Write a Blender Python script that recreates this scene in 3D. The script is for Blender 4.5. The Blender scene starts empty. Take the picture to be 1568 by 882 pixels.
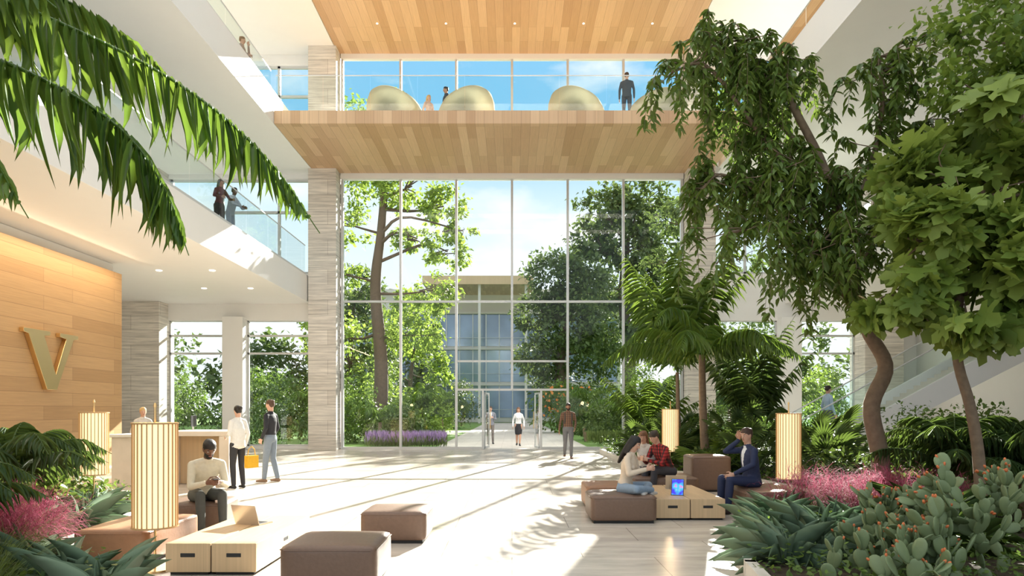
import bpy, bmesh, math, random
import numpy as np
from mathutils import Vector, Matrix
from mathutils.bvhtree import BVHTree
random.seed(7); rng=np.random.default_rng(7)
scene=bpy.context.scene
COL=scene.collection
rad=math.radians
# ------------------------------------------------------------------ materials
def nmat(name):
    m=bpy.data.materials.new(name); m.use_nodes=True
    nt=m.node_tree; b=nt.nodes['Principled BSDF']; return m,nt,b
def N(nt,t,**kw):
    n=nt.nodes.new(t)
    for k,v in kw.items(): setattr(n,k,v)
    return n
def L(nt,a,b): nt.links.new(a,b)
def mat(name,c,rough=.5,metal=0,noise=0,scale=8,emit=0,spec=None,bump=0):
    m,nt,b=nmat(name)
    b.inputs['Base Color'].default_value=(*c,1); b.inputs['Roughness'].default_value=rough
    b.inputs['Metallic'].default_value=metal
    if spec is not None: b.inputs['Specular IOR Level'].default_value=spec
    if noise or bump:
        tc=N(nt,'ShaderNodeTexCoord'); nz=N(nt,'ShaderNodeTexNoise'); nz.inputs['Scale'].default_value=scale
        nz.inputs['Detail'].default_value=4
        L(nt,tc.outputs['Object'],nz.inputs['Vector'])
        if noise:
            mx=N(nt,'ShaderNodeMix',data_type='RGBA')
            mx.inputs[6].default_value=(*[x*(1-noise) for x in c],1); mx.inputs[7].default_value=(*[min(1,x*(1+noise)) for x in c],1)
            L(nt,nz.outputs['Fac'],mx.inputs[0]); L(nt,mx.outputs[2],b.inputs['Base Color'])
        if bump:
            bp=N(nt,'ShaderNodeBump'); bp.inputs['Strength'].default_value=bump; bp.inputs['Distance'].default_value=.01
            L(nt,nz.outputs['Fac'],bp.inputs['Height']); L(nt,bp.outputs['Normal'],b.inputs['Normal'])
    if emit:
        b.inputs['Emission Color'].default_value=(*c,1); b.inputs['Emission Strength'].default_value=emit
    return m
def planks(name,ua,va,c1,c2,cm,bw,rh,mortar=.004,rough=.45,grain=.12,gs=(1.2,30),off=.37,mixnoise=None):
    """brick-pattern material; ua/va = formula axes 'x','y','z','s'(x+y)"""
    m,nt,b=nmat(name)
    tc=N(nt,'ShaderNodeTexCoord'); sp=N(nt,'ShaderNodeSeparateXYZ'); L(nt,tc.outputs['Object'],sp.inputs[0])
    ad=N(nt,'ShaderNodeMath',operation='ADD'); L(nt,sp.outputs[0],ad.inputs[0]); L(nt,sp.outputs[1],ad.inputs[1])
    src={'x':sp.outputs[0],'y':sp.outputs[1],'z':sp.outputs[2],'s':ad.outputs[0]}
    cb=N(nt,'ShaderNodeCombineXYZ'); L(nt,src[ua],cb.inputs[0]); L(nt,src[va],cb.inputs[1])
    br=N(nt,'ShaderNodeTexBrick',offset=off,offset_frequency=2); L(nt,cb.outputs[0],br.inputs['Vector'])
    br.inputs['Scale'].default_value=1; br.inputs['Brick Width'].default_value=bw; br.inputs['Row Height'].default_value=rh
    br.inputs['Mortar Size'].default_value=mortar; br.inputs['Color1'].default_value=(*c1,1); br.inputs['Color2'].default_value=(*c2,1)
    br.inputs['Mortar'].default_value=(*cm,1); br.inputs['Mortar Smooth'].default_value=.3
    mp=N(nt,'ShaderNodeMapping'); mp.inputs['Scale'].default_value=(gs[0],gs[1],1); L(nt,cb.outputs[0],mp.inputs[0])
    nz=N(nt,'ShaderNodeTexNoise'); nz.inputs['Scale'].default_value=1; nz.inputs['Detail'].default_value=6; nz.inputs['Roughness'].default_value=.65
    L(nt,mp.outputs[0],nz.inputs['Vector'])
    mr=N(nt,'ShaderNodeMapRange'); mr.inputs[1].default_value=.3; mr.inputs[2].default_value=.7
    mr.inputs[3].default_value=1-grain; mr.inputs[4].default_value=1+grain*.5; L(nt,nz.outputs['Fac'],mr.inputs[0])
    mx=N(nt,'ShaderNodeMix',data_type='RGBA',blend_type='MULTIPLY'); mx.inputs[0].default_value=1
    L(nt,br.outputs['Color'],mx.inputs[6]); L(nt,mr.outputs[0],mx.inputs[7]); L(nt,mx.outputs[2],b.inputs['Base Color'])
    b.inputs['Roughness'].default_value=rough
    bp=N(nt,'ShaderNodeBump'); bp.inputs['Strength'].default_value=.2; bp.inputs['Distance'].default_value=.01
    L(nt,mr.outputs[0],bp.inputs['Height']); L(nt,bp.outputs['Normal'],b.inputs['Normal'])
    return m
def leafmat(name,c1,c2,rough=.4,trans=.3,tc=None):
    m,nt,b=nmat(name)
    g=N(nt,'ShaderNodeNewGeometry'); mx=N(nt,'ShaderNodeMix',data_type='RGBA')
    mx.inputs[6].default_value=(*c1,1); mx.inputs[7].default_value=(*c2,1)
    L(nt,g.outputs['Random Per Island'],mx.inputs[0]); L(nt,mx.outputs[2],b.inputs['Base Color'])
    b.inputs['Roughness'].default_value=rough; b.inputs['Specular IOR Level'].default_value=.35
    t=N(nt,'ShaderNodeBsdfTranslucent'); 
    m2=N(nt,'ShaderNodeMix',data_type='RGBA',blend_type='MIX'); m2.inputs[0].default_value=.5
    L(nt,mx.outputs[2],m2.inputs[6]); m2.inputs[7].default_value=(*(tc or (.35,.5,.08)),1); L(nt,m2.outputs[2],t.inputs[0])
    ms=N(nt,'ShaderNodeMixShader'); ms.inputs[0].default_value=trans
    L(nt,b.outputs[0],ms.inputs[1]); L(nt,t.outputs[0],ms.inputs[2])
    L(nt,ms.outputs[0],nt.nodes['Material Output'].inputs[0]); return m
def glassmat(name,tint=(.95,.98,.97),ior=1.35):
    m,nt,b=nmat(name); nt.nodes.remove(b)
    t=N(nt,'ShaderNodeBsdfTransparent'); t.inputs[0].default_value=(*tint,1)
    g=N(nt,'ShaderNodeBsdfGlossy'); g.inputs['Roughness'].default_value=.01
    f=N(nt,'ShaderNodeFresnel'); f.inputs[0].default_value=ior
    ms=N(nt,'ShaderNodeMixShader'); L(nt,f.outputs[0],ms.inputs[0]); L(nt,t.outputs[0],ms.inputs[1]); L(nt,g.outputs[0],ms.inputs[2])
    L(nt,ms.outputs[0],nt.nodes['Material Output'].inputs[0]); return m
def plaidmat(name,a,b_,c):
    m,nt,b=nmat(name); tc=N(nt,'ShaderNodeTexCoord')
    w1=N(nt,'ShaderNodeTexWave',bands_direction='X'); w2=N(nt,'ShaderNodeTexWave',bands_direction='Z')
    for w in (w1,w2): w.inputs['Scale'].default_value=5.5; L(nt,tc.outputs['Object'],w.inputs[0])
    m1=N(nt,'ShaderNodeMix',data_type='RGBA'); m1.inputs[6].default_value=(*a,1); m1.inputs[7].default_value=(*b_,1); L(nt,w1.outputs['Fac'],m1.inputs[0])
    m2=N(nt,'ShaderNodeMix',data_type='RGBA',blend_type='MULTIPLY'); m2.inputs[0].default_value=.8
    m3=N(nt,'ShaderNodeMix',data_type='RGBA'); m3.inputs[6].default_value=(*c,1); m3.inputs[7].default_value=(1,1,1,1); L(nt,w2.outputs['Fac'],m3.inputs[0])
    L(nt,m1.outputs[2],m2.inputs[6]); L(nt,m3.outputs[2],m2.inputs[7]); L(nt,m2.outputs[2],b.inputs['Base Color']); b.inputs['Roughness'].default_value=.8
    return m
M_white=mat('white_plaster',(.85,.84,.82),.6,noise=.02,scale=2)
M_wood_c=planks('oak_ceiling_planks','y','x',(.70,.49,.30),(.51,.32,.175),(.3,.18,.1),2.6,.3)
M_wood_w=planks('oak_wall_planks','y','z',(.60,.38,.19),(.48,.29,.135),(.25,.14,.06),2.9,.33)
M_wood_t=planks('oak_veneer','y','x',(.66,.47,.28),(.60,.42,.24),(.5,.33,.18),6,.9,.0005,grain=.15,gs=(2,45))
M_trav=planks('travertine_cladding','s','z',(.80,.75,.68),(.69,.64,.57),(.40,.36,.31),3.2,.58,.007,rough=.65,grain=.42,gs=(.7,14))
M_floor=planks('limestone_floor_tiles','x','y',(.70,.635,.55),(.62,.555,.475),(.36,.32,.27),1.5,.9,.006,rough=.24,grain=.3,gs=(.9,3.0),off=.5)
M_pave=planks('outdoor_paving','x','y',(.58,.54,.48),(.50,.46,.41),(.3,.27,.24),1.2,.6,.008,rough=.8,gs=(2,2))
M_glass=glassmat('clear_glass'); M_rail=glassmat('railing_glass',(.86,.95,.945),1.45)
M_frame=mat('aluminium_frame',(.62,.63,.63),.4,.3)
M_dark=mat('dark_metal',(.05,.05,.055),.4,.6)
M_brass=mat('brushed_brass',(.72,.52,.26),.32,1)
M_leather=mat('brown_leather',(.165,.10,.068),.42,noise=.15,scale=30,bump=.25)
M_leather2=mat('tan_leather',(.31,.16,.085),.45,noise=.15,scale=25,bump=.25)
M_black=mat('black_base_and_slot_shade',(.02,.02,.02),.7)  # black for plinths and seam core; also stands in for shade in slots
M_shade=mat('lantern_shade',(1,.72,.40),.7,emit=.62)
M_rib=mat('lantern_rib',(.5,.32,.15),.5)
M_soil=mat('bark_mulch',(.05,.034,.02),.95,noise=.6,scale=20,bump=1)
M_curb=mat('stone_curb',(.68,.64,.57),.6,noise=.08,scale=5)
M_stone=mat('desk_stone',(.66,.57,.47),.5,noise=.1,scale=6)
M_olive=mat('beige_wool',(.46,.40,.26),.95,noise=.08,scale=40,spec=.1)
M_emw=mat('downlight_lens',(1,.9,.75),.5,emit=3)
M_bark=mat('bark',(.19,.135,.09),.9,noise=.4,scale=14,bump=.9)
M_barkd=mat('dark_bark',(.09,.065,.045),.9,noise=.4,scale=10,bump=.8)
M_grass=mat('lawn',(.13,.24,.04),.9,noise=.3,scale=3)
M_ficus=leafmat('ficus_leaf',(.05,.10,.018),(.14,.22,.045),.36,.3,(.34,.46,.07))
M_fig=leafmat('fig_leaf',(.10,.17,.025),(.26,.35,.07),.5,.33,(.45,.55,.1))
M_palm=leafmat('palm_leaflet',(.035,.09,.015),(.11,.20,.035),.33,.3,(.38,.52,.06))
M_palmd=leafmat('dark_palm_leaflet',(.025,.06,.018),(.07,.125,.035),.45,.22)
M_agave=leafmat('agave_leaf',(.14,.22,.14),(.28,.37,.25),.55,.1,(.2,.35,.15))
M_shrub=leafmat('shrub_leaf',(.035,.09,.015),(.13,.21,.04),.5,.3)
M_treeL=leafmat('sunny_tree_leaf',(.07,.14,.02),(.22,.32,.06),.5,.38,(.5,.65,.1))
M_treeD=leafmat('oak_tree_leaf',(.035,.07,.02),(.12,.17,.045),.5,.25,(.3,.42,.1))
M_pink=leafmat('pink_grass',(.30,.04,.10),(.52,.15,.23),.8,.3,(.7,.2,.3))
M_gblade=leafmat('grass_blade',(.05,.08,.02),(.16,.20,.06),.6,.3)
M_lav=leafmat('lavender_spike',(.26,.16,.36),(.42,.30,.52),.8,.2,(.5,.3,.6))
M_cact=mat('cactus_pad',(.16,.215,.10),.55,noise=.25,scale=9,bump=.2)
M_fruit=mat('prickly_pear_fruit',(.55,.15,.045),.5,noise=.3,scale=12)
M_flower=leafmat('orange_flower',(.7,.2,.04),(.8,.35,.1),.6,.3,(.9,.4,.1))
M_bglass=mat('facade_glass',(.22,.30,.42),.12,.35,noise=.6,scale=.3)  # noise mottles the colour in place of varying reflections
M_bwall=mat('facade_white',(.66,.62,.57),.6)

# ------------------------------------------------------------------ mesh helpers
class MB:
    def __init__(s): s.v=[]; s.f=[]; s.m=[]; s.s=[]; s.mats=[]
    def mi(s,m):
        if m not in s.mats: s.mats.append(m)
        return s.mats.index(m)
    def add(s,vs,fs,m,smooth=False,M=None):
        o=len(s.v); k=s.mi(m)
        for p in vs:
            p=Vector(p)
            if M is not None: p=M@p
            s.v.append(tuple(p))
        for f in fs: s.f.append([i+o for i in f]); s.m.append(k); s.s.append(smooth)
    def box(s,x0,x1,y0,y1,z0,z1,m,M=None):
        v=[(x0,y0,z0),(x1,y0,z0),(x1,y1,z0),(x0,y1,z0),(x0,y0,z1),(x1,y0,z1),(x1,y1,z1),(x0,y1,z1)]
        s.add(v,[(0,3,2,1),(4,5,6,7),(0,1,5,4),(1,2,6,5),(2,3,7,6),(3,0,4,7)],m,False,M)
    def cyl(s,x,y,z0,z1,r,m,n=24,r2=None,M=None,smooth=True):
        r2=r if r2 is None else r2
        v=[(x+r*math.cos(2*math.pi*i/n),y+r*math.sin(2*math.pi*i/n),z0) for i in range(n)]+[(x+r2*math.cos(2*math.pi*i/n),y+r2*math.sin(2*math.pi*i/n),z1) for i in range(n)]
        s.add(v,[(i,(i+1)%n,n+(i+1)%n,n+i) for i in range(n)],m,smooth,M)
        s.add(v,[tuple(range(n-1,-1,-1)),tuple(range(n,2*n))],m,False,M)
    def build(s,name,bevel=0,seg=2,parent=None,loc=None,rz=0):
        me=bpy.data.meshes.new(name); me.from_pydata(s.v,[],s.f)
        for m in s.mats: me.materials.append(m)
        me.polygons.foreach_set('material_index',s.m); me.polygons.foreach_set('use_smooth',s.s); me.update()
        o=bpy.data.objects.new(name,me); COL.objects.link(o)
        if loc: o.location=loc
        o.rotation_euler[2]=rz
        if bevel:
            b=o.modifiers.new('bevel','BEVEL'); b.width=bevel; b.segments=seg; b.limit_method='ANGLE'; b.angle_limit=rad(50)
        if parent: o.parent=parent
        return o
def loft(pts,rw,rd,ref,n=12,step=.03,cap=1.0):
    pts=[Vector(p) for p in pts]; ref=Vector(ref)
    P=[];W=[];D=[]
    for i in range(len(pts)-1):
        k=max(1,int((pts[i+1]-pts[i]).length/step))
        for j in range(k):
            t=j/k; P.append(pts[i].lerp(pts[i+1],t)); W.append(rw[i]*(1-t)+rw[i+1]*t); D.append(rd[i]*(1-t)+rd[i+1]*t)
    P.append(pts[-1]); W.append(rw[-1]); D.append(rd[-1])
    def fr(t):
        t=t.normalized(); a=ref-ref.dot(t)*t
        if a.length<.05: a=Vector((0,1,.01))-Vector((0,1,.01)).dot(t)*t
        a.normalize(); return t,a,t.cross(a)
    rings=[]
    t0,a,b=fr(P[1]-P[0]); c0=min(W[0],D[0])*cap
    for ang in (75,50,25): rings.append((P[0]-t0*c0*math.sin(rad(ang)),W[0]*math.cos(rad(ang)),D[0]*math.cos(rad(ang)),a,b))
    for i in range(len(P)):
        t,a,b=fr(P[min(i+1,len(P)-1)]-P[max(i-1,0)]); rings.append((P[i],W[i],D[i],a,b))
    t1,a,b=fr(P[-1]-P[-2]); c1=min(W[-1],D[-1])*cap
    for ang in (25,50,75): rings.append((P[-1]+t1*c1*math.sin(rad(ang)),W[-1]*math.cos(rad(ang)),D[-1]*math.cos(rad(ang)),a,b))
    v=[];f=[]
    for c,w,d,a,b in rings:
        for i in range(n):
            q=2*math.pi*i/n; v.append(c+a*w*math.cos(q)+b*d*math.sin(q))
    R=len(rings)
    for r in range(R-1):
        for i in range(n): f.append((r*n+i,r*n+(i+1)%n,(r+1)*n+(i+1)%n,(r+1)*n+i))
    v.append(P[0]-t0*c0); v.append(P[-1]+t1*c1)
    for i in range(n):
        f.append((i,len(v)-2,(i+1)%n)); f.append(((R-1)*n+i,(R-1)*n+(i+1)%n,len(v)-1))
    return v,f
def fast(name,V,F,m,smooth=True,parent=None):
    me=bpy.data.meshes.new(name); V=np.ascontiguousarray(V,dtype=np.float32); F=np.ascontiguousarray(F,dtype=np.int32)
    me.vertices.add(len(V)); me.vertices.foreach_set('co',V.ravel())
    k=F.shape[1]; me.loops.add(F.size); me.loops.foreach_set('vertex_index',F.ravel())
    me.polygons.add(len(F)); me.polygons.foreach_set('loop_start',np.arange(len(F),dtype=np.int32)*k)
    me.update(calc_edges=True); me.validate()
    me.polygons.foreach_set('use_smooth',np.full(len(me.polygons),smooth)); me.materials.append(m)
    o=bpy.data.objects.new(name,me); COL.objects.link(o)
    if parent: o.parent=parent
    return o
def nrm(a): return a/np.maximum(np.linalg.norm(a,axis=-1,keepdims=True),1e-6)
def scat(T,Dv,Nv,S,Lc):
    """T=(verts,tris); Dv dirs, Nv approx normals, S (N,3) scale, Lc locations -> V,F"""
    tv,tf=T; d=nrm(np.asarray(Dv,float)); x=nrm(np.cross(d,Nv)); z=np.cross(x,d)
    R=np.stack([x,d,z],axis=2)*np.asarray(S)[:,None,:]
    V=np.einsum('nij,kj->nki',R,tv)+np.asarray(Lc)[:,None,:]
    F=tf[None]+(np.arange(len(d))*len(tv))[:,None,None]
    return V.reshape(-1,3),F.reshape(-1,3)
def cat(parts):
    Vs=[];Fs=[];o=0
    for V,F in parts: Vs.append(V);Fs.append(F+o);o+=len(V)
    return np.concatenate(Vs),np.concatenate(Fs)
def empty(name,loc=(0,0,0)):
    e=bpy.data.objects.new(name,None); e.empty_display_size=.2; e.location=loc; COL.objects.link(e); return e
# leaf templates (x width, y length, z normal)
OVAL=(np.array([(0,0,0),(.5,.3,.06),(.42,.65,.03),(0,1,-.12),(-.42,.65,.03),(-.5,.3,.06),(0,.45,-.03)],float),
      np.array([(0,1,6),(1,2,6),(2,3,6),(3,4,6),(4,5,6),(5,0,6)]))
DIAM=(np.array([(0,0,0),(.5,.45,.08),(0,1,-.05),(-.5,.45,.08)],float),np.array([(0,1,2),(0,2,3)]))
def strap(n,droop,tipw=0,fold=.15,base=.6):
    v=[];f=[]
    y=z=0;ang=0
    for i in range(n+1):
        t=i/n; w=(base+(1-base)*math.sin(min(1,t*2.2)*math.pi/2))*(1-t**2.2)*.5+tipw*.5
        v+= [(-w,y,z+fold*w),(0,y,z-fold*w),(w,y,z+fold*w)]
        ang=-droop*((i+1)/n); y+=math.cos(ang)/n; z+=math.sin(ang)/n
    for i in range(n):
        a=i*3
        for k in (0,1): f+=[(a+k,a+k+1,a+k+4),(a+k,a+k+4,a+k+3)]
    return np.array(v,float),np.array(f)
def lobed():
    prof=[(0,.0),(.16,.05),(.42,.0),(.55,.22),(.36,.32),(.30,.38),(.62,.52),(.60,.72),(.38,.62),(.2,.62),(.28,.85),(.0,1.08)]
    pts=prof+[(-x,y) for x,y in prof[-2:0:-1]]
    v=[(x,y,.16*abs(x)-.2*y*y) for x,y in pts]+[(0,.38,-.09)]
    n=len(pts); return np.array(v,float),np.array([(i,(i+1)%n,n) for i in range(n)])
LOBE=lobed()
def sphere(nu=12,nv=7):
    v=[(0,0,-1)]
    for j in range(1,nv):
        for i in range(nu):
            a=2*math.pi*i/nu;b=-math.pi/2+math.pi*j/nv; v.append((math.cos(a)*math.cos(b),math.sin(a)*math.cos(b),math.sin(b)))
    v.append((0,0,1)); f=[]
    for i in range(nu): f.append((0,1+(i+1)%nu,1+i)); f.append((len(v)-1,1+(nv-2)*nu+i,1+(nv-2)*nu+(i+1)%nu))
    for j in range(nv-2):
        for i in range(nu):
            a=1+j*nu+i;b=1+j*nu+(i+1)%nu; f+=[(a,b,b+nu),(a,b+nu,a+nu)]
    return np.array(v,float),np.array(f)
SPH=sphere()
def rdir(n): return nrm(rng.normal(size=(n,3)))
def catmull(pts,n):
    P=np.array(pts,float); P=np.vstack([2*P[0]-P[1],P,2*P[-1]-P[-2]]); out=[]
    m=len(pts)-1
    for k in range(n):
        t=k/(n-1)*m; i=min(int(t),m-1); t-=i; a,b,c,d=P[i],P[i+1],P[i+2],P[i+3]
        out.append(.5*((2*b)+(-a+c)*t+(2*a-5*b+4*c-d)*t*t+(-a+3*b-3*c+d)*t**3))
    return np.array(out)
def tube(pts,r0,r1,n=8,k=None):
    P=catmull(pts,k or max(4,3*len(pts))); K=len(P); V=[];F=[]
    for i in range(K):
        t=P[min(i+1,K-1)]-P[max(i-1,0)]; t=t/np.linalg.norm(t)
        a=np.cross(t,(.13,.97,.2)); a/=np.linalg.norm(a)+1e-9; b=np.cross(t,a); r=r0+(r1-r0)*i/(K-1)
        for j in range(n):
            q=2*math.pi*j/n; V.append(P[i]+r*(a*math.cos(q)+b*math.sin(q)))
    for i in range(K-1):
        for j in range(n):
            a=i*n+j;b=i*n+(j+1)%n; F+=[(a,b,b+n),(a,b+n,a+n)]
    return np.array(V),np.array(F)
# ------------------------------------------------------------------ architecture
b=MB(); b.box(-16,16,-8,27.1,-.2,0,M_floor); b.build('floor')
b=MB(); b.box(-60,60,27.1,140,-.25,-.03,M_grass); b.build('lawn_ground')
b=MB(); b.box(-3.2,3.2,27.1,84,-.2,-.01,M_pave); b.box(-18,18,27.1,28.6,-.2,-.012,M_pave); b.build('courtyard_path')
b=MB(); b.box(-60,60,-60,-8,-.25,-.03,M_pave); b.build('rear_plaza_ground')
# travertine pillars
for x0,x1 in ((-7.86,-6.78),(6.78,7.86),(-15.1,-13.6),(13.6,15.1)):
    b=MB(); b.box(x0,x1,26.3,27.5,0,16.4,M_trav); b.box(x0-.01,x1+.01,26.28,27.52,0,.08,M_curb); b.build('travertine_pillar',.015)
# bridge + ceiling
b=MB(); b.box(-7.74,7.74,22.2,26.85,10.87,11.3,M_wood_c); b.build('bridge_floor_slab',.01)
b=MB(); b.box(-6.85,6.85,19,27.3,15.6,16.1,M_wood_c); b.build('ceiling',.01)
b=MB()
for x in (-4.9,-2.4,.1,2.6,5.1):
    b.cyl(x,24.8,15.585,15.6,.035,M_emw,12)
for x in (-10.6,-9.0): 
    for y in (20.5,23.5): b.cyl(x,y,5.735,5.75,.085,M_emw,16)
b.build('ceiling_downlights')
for sx,e1,e2,nm in ((-1,7.9,7.75,'left'),(1,10.8,7.95,'right')):
    def X(a,c): return (min(sx*a,sx*c),max(sx*a,sx*c))
    b=MB(); b.box(*X(e1,16),-3,27,5.75,6.75,M_white); b.build('floor_slab_level_two',.01)
    b=MB(); b.box(*X(e2+.12,16),-3,27,10.87,11.3,M_white); b.box(*X(e2,e2+.12),-3,26.3,10.87,11.95,M_white); b.build('floor_slab_level_three')
    b=MB(); b.box(*X(6.87,16),19,27.5,15.6,16.4,M_white); b.box(*X(9.2,16),-3,19,15.6,16.4,M_white); b.build('ceiling_side',.01)
    b=MB(); b.box(*X(16,16.3),-3,27.5,0,16.4,M_white); b.build('wall_'+nm)
    # back wall of wing
    b=MB()
    for z0,z1 in ((5.1,6.95),(10.7,11.6),(15.2,16.4)): b.box(*X(7.8,13.65),27.0,27.35,z0,z1,M_white)
    b.box(*X(7.8,16),27.02,27.33,0,.12,M_white)
    for z0,z1 in ((.1,16.3),): b.box(*X(15.05,16),27,27.35,z0,z1,M_white)
    b.box(*X(10.5,11.3),26.6,27.34,0,5.2,M_white)
    b.build('wall_back_'+nm,.01)
    # windows
    for (a,c) in ((7.86,10.5),(11.3,13.6)):
        b=MB()
        for z in (.15,3.8,4.5,5.1): b.box(*X(a,c),27.1,27.2,z-.04,z+.04,M_frame)
        for x in (a+.03,c-.03): b.box(*X(x-.03,x+.03),27.1,27.2,.1,5.1,M_frame)
        b.box(*X(a,c),27.14,27.15,.1,5.1,M_glass); b.build('window_'+nm)
    for lo,hi,tr in ((6.95,10.7,9.4),(11.6,15.2,14)):
        b=MB()
        for z in (lo+.04,tr,hi-.04): b.box(*X(7.86,13.6),27.1,27.2,z-.05,z+.05,M_frame)
        for x in (7.9,9.25,11.5,13.5): b.box(*X(x-.05,x+.05),27.1,27.2,lo,hi,M_frame)
        b.box(*X(7.86,13.6),27.14,27.15,lo,hi,M_glass); b.build('window_upper_'+nm)
    def railing(x,y0,y1,z0,h):
        b=MB(); y=y0; 
        while y<y1-.1:
            ye=min(y+1.8,y1); b.add([(x,y+.012,z0-.12),(x,ye-.012,z0-.12),(x,ye-.012,z0+h),(x,y+.012,z0+h)],[(0,1,2,3)],M_rail); 
            y=ye
        b.box(x-.012,x+.012,y0,y1,z0+h,z0+h+.025,M_frame); b.box(x-.02,x+.02,y0,y1,z0-.1,z0+.04,M_frame)
        b.build('glass_railing')
    railing(sx*(e1+.04),-3,26.2,6.78,1.08)
    railing(sx*(e2+.06),-3,22.1,11.98,.55)
# bridge railing
b=MB()
x=-7.7
while x<7.6:
    b.add([(x+.01,22.26,11.15),(x+1.53,22.26,11.15),(x+1.53,22.26,12.45),(x+.01,22.26,12.45)],[(0,1,2,3)],M_rail); x+=1.54
b.box(-7.7,7.7,22.25,22.275,12.45,12.475,M_frame); b.build('glass_railing')
# central curtain wall
b=MB()
for x in (-6.7,-4.4,-2.2,0,2.2,4.4,6.7):
    if x==0: b.box(-.045,.045,26.92,27.08,2.35,15.6,M_frame)
    else: b.box(x-.045,x+.045,26.92,27.08,0,15.6,M_frame)
b.box(-6.75,6.75,26.94,27.06,5.80,5.88,M_frame); b.box(-2.2,2.2,26.94,27.06,3.45,3.52,M_frame)
b.box(-6.75,6.75,26.86,27.12,10.66,11.3,M_white); b.box(-6.75,6.75,26.9,27.1,15.4,15.6,M_white)
b.box(-6.75,-1.2,26.93,27.07,0,.1,M_frame); b.box(1.2,6.75,26.93,27.07,0,.1,M_frame)
b.box(-2.2,2.2,26.94,27.06,2.32,2.4,M_frame)
xs=[-6.7,-4.4,-2.2,0,2.2,4.4,6.7]
for i in range(6):
    zb=2.36 if i in (2,3) else .05
    b.add([(xs[i],27,zb),(xs[i+1],27,zb),(xs[i+1],27,10.7),(xs[i],27,10.7)],[(0,1,2,3)],M_glass)
    b.add([(xs[i],27,11.3),(xs[i+1],27,11.3),(xs[i+1],27,15.4),(xs[i],27,15.4)],[(0,1,2,3)],M_glass)
for a,c in ((-2.2,-1.15),(1.15,2.2)): b.add([(a,27,.05),(c,27,.05),(c,27,2.34),(a,27,2.34)],[(0,1,2,3)],M_glass)
for x in (-1.15,1.15): b.box(x-.04,x+.04,26.93,27.07,0,2.35,M_frame)
b.build('window_curtain_wall')
for hx,ang,s in ((-1.1,82,1),(1.1,-82,-1)):
    b=MB()
    if s>0: x0,x1=.12,1.12
    else: x0,x1=-1.12,-.12
    b.box(x0,x0+.05,-.02,.02,.02,2.26,M_frame); b.box(x1-.05,x1,-.02,.02,.02,2.26,M_frame)
    b.box(x0,x1,-.02,.02,.02,.1,M_frame); b.box(x0,x1,-.02,.02,2.19,2.26,M_frame)
    b.add([(x0,0,.1),(x1,0,.1),(x1,0,2.2),(x0,0,2.2)],[(0,1,2,3)],M_glass)
    hxx=x1-.12 if s>0 else x0+.12; b.box(hxx-.015,hxx+.015,-.09,-.06,.8,1.5,M_brass)
    b.build('door_1' if s>0 else 'door_2',loc=(hx,27,0),rz=rad(ang))
# skylight beams (atrium roof, open glazed)
b=MB()
for y in (-2,2.5,7,11.5,16): b.box(-9.2,9.2,y-.06,y+.06,16.0,16.35,M_white)
for x in (-4.6,0,4.6): b.box(x-.05,x+.05,-2,19,16.05,16.3,M_white)
b.build('skylight_frame')
# wood wall with V
b=MB(); b.box(-11.45,-11.2,2,19.6,0,5.45,M_wood_w); b.build('wall_wood_panelled',.01)
b=MB(); b.box(-11.75,-11.45,2,19.6,0,5.74,M_white); b.build('wall_cove_backing')
pv=[(0,1),(0,.93),(.08,.91),(.40,0),(.58,0),(.90,.91),(1,.93),(1,1),(.64,1),(.64,.93),(.76,.91),(.56,.27),(.35,.91),(.46,.93),(.46,1)]
b=MB(); n=len(pv)
fv=[(-11.08,15.5+1.95*a,2.04+1.4*z) for a,z in pv]; bv=[(-11.195,15.5+1.95*a,2.04+1.4*z) for a,z in pv]
b.add(fv+bv,[tuple(range(n)),tuple(range(2*n-1,n-1,-1))]+[(i,i+n,(i+1)%n+n,(i+1)%n) for i in range(n)],M_brass)
b.build('brass_letter_v',.008)
def area(name,loc,rot,sx,sy,e,c):
    l=bpy.data.lights.new(name,'AREA'); l.shape='RECTANGLE'; l.size=sx; l.size_y=sy; l.energy=e; l.color=c
    o=bpy.data.objects.new(name,l); o.location=loc; o.rotation_euler=rot; COL.objects.link(o)
area('wall_wash_light',(-10.75,10.8,5.68),(0,rad(-20),0),.12,17,240,(1,.80,.55))
# stairs right
b=MB(); n=36
for i in range(n):
    x=8.3+i*.21; b.box(x,x+.22,19.4,20.9,max(0,(i+1)*.115-.3),(i+1)*.115,M_curb)
for y in (19.3,20.9):
    b.add([(8.0,y,0),(8.7,y,0),(15.9,y,3.65),(15.9,y,4.5),(8.0,y,.18),(8.0,y+.1,0),(8.7,y+.1,0),(15.9,y+.1,3.65),(15.9,y+.1,4.5),(8.0,y+.1,.18)],
      [(0,1,2,3,4),(9,8,7,6,5),(0,5,6,1),(1,6,7,2),(2,7,8,3),(3,8,9,4),(4,9,5,0)],M_white)
    b.add([(8.1,y+.05,.2),(15.8,y+.05,4.4),(15.8,y+.05,5.4),(8.1,y+.05,1.2)],[(0,1,2,3)],M_rail)
    v,f=loft([(8.1,y+.05,1.2),(15.8,y+.05,5.4)],[.02]*2,[.02]*2,(0,1,0),8,2); b.add(v,f,M_frame,True)
b.build('staircase')
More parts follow.
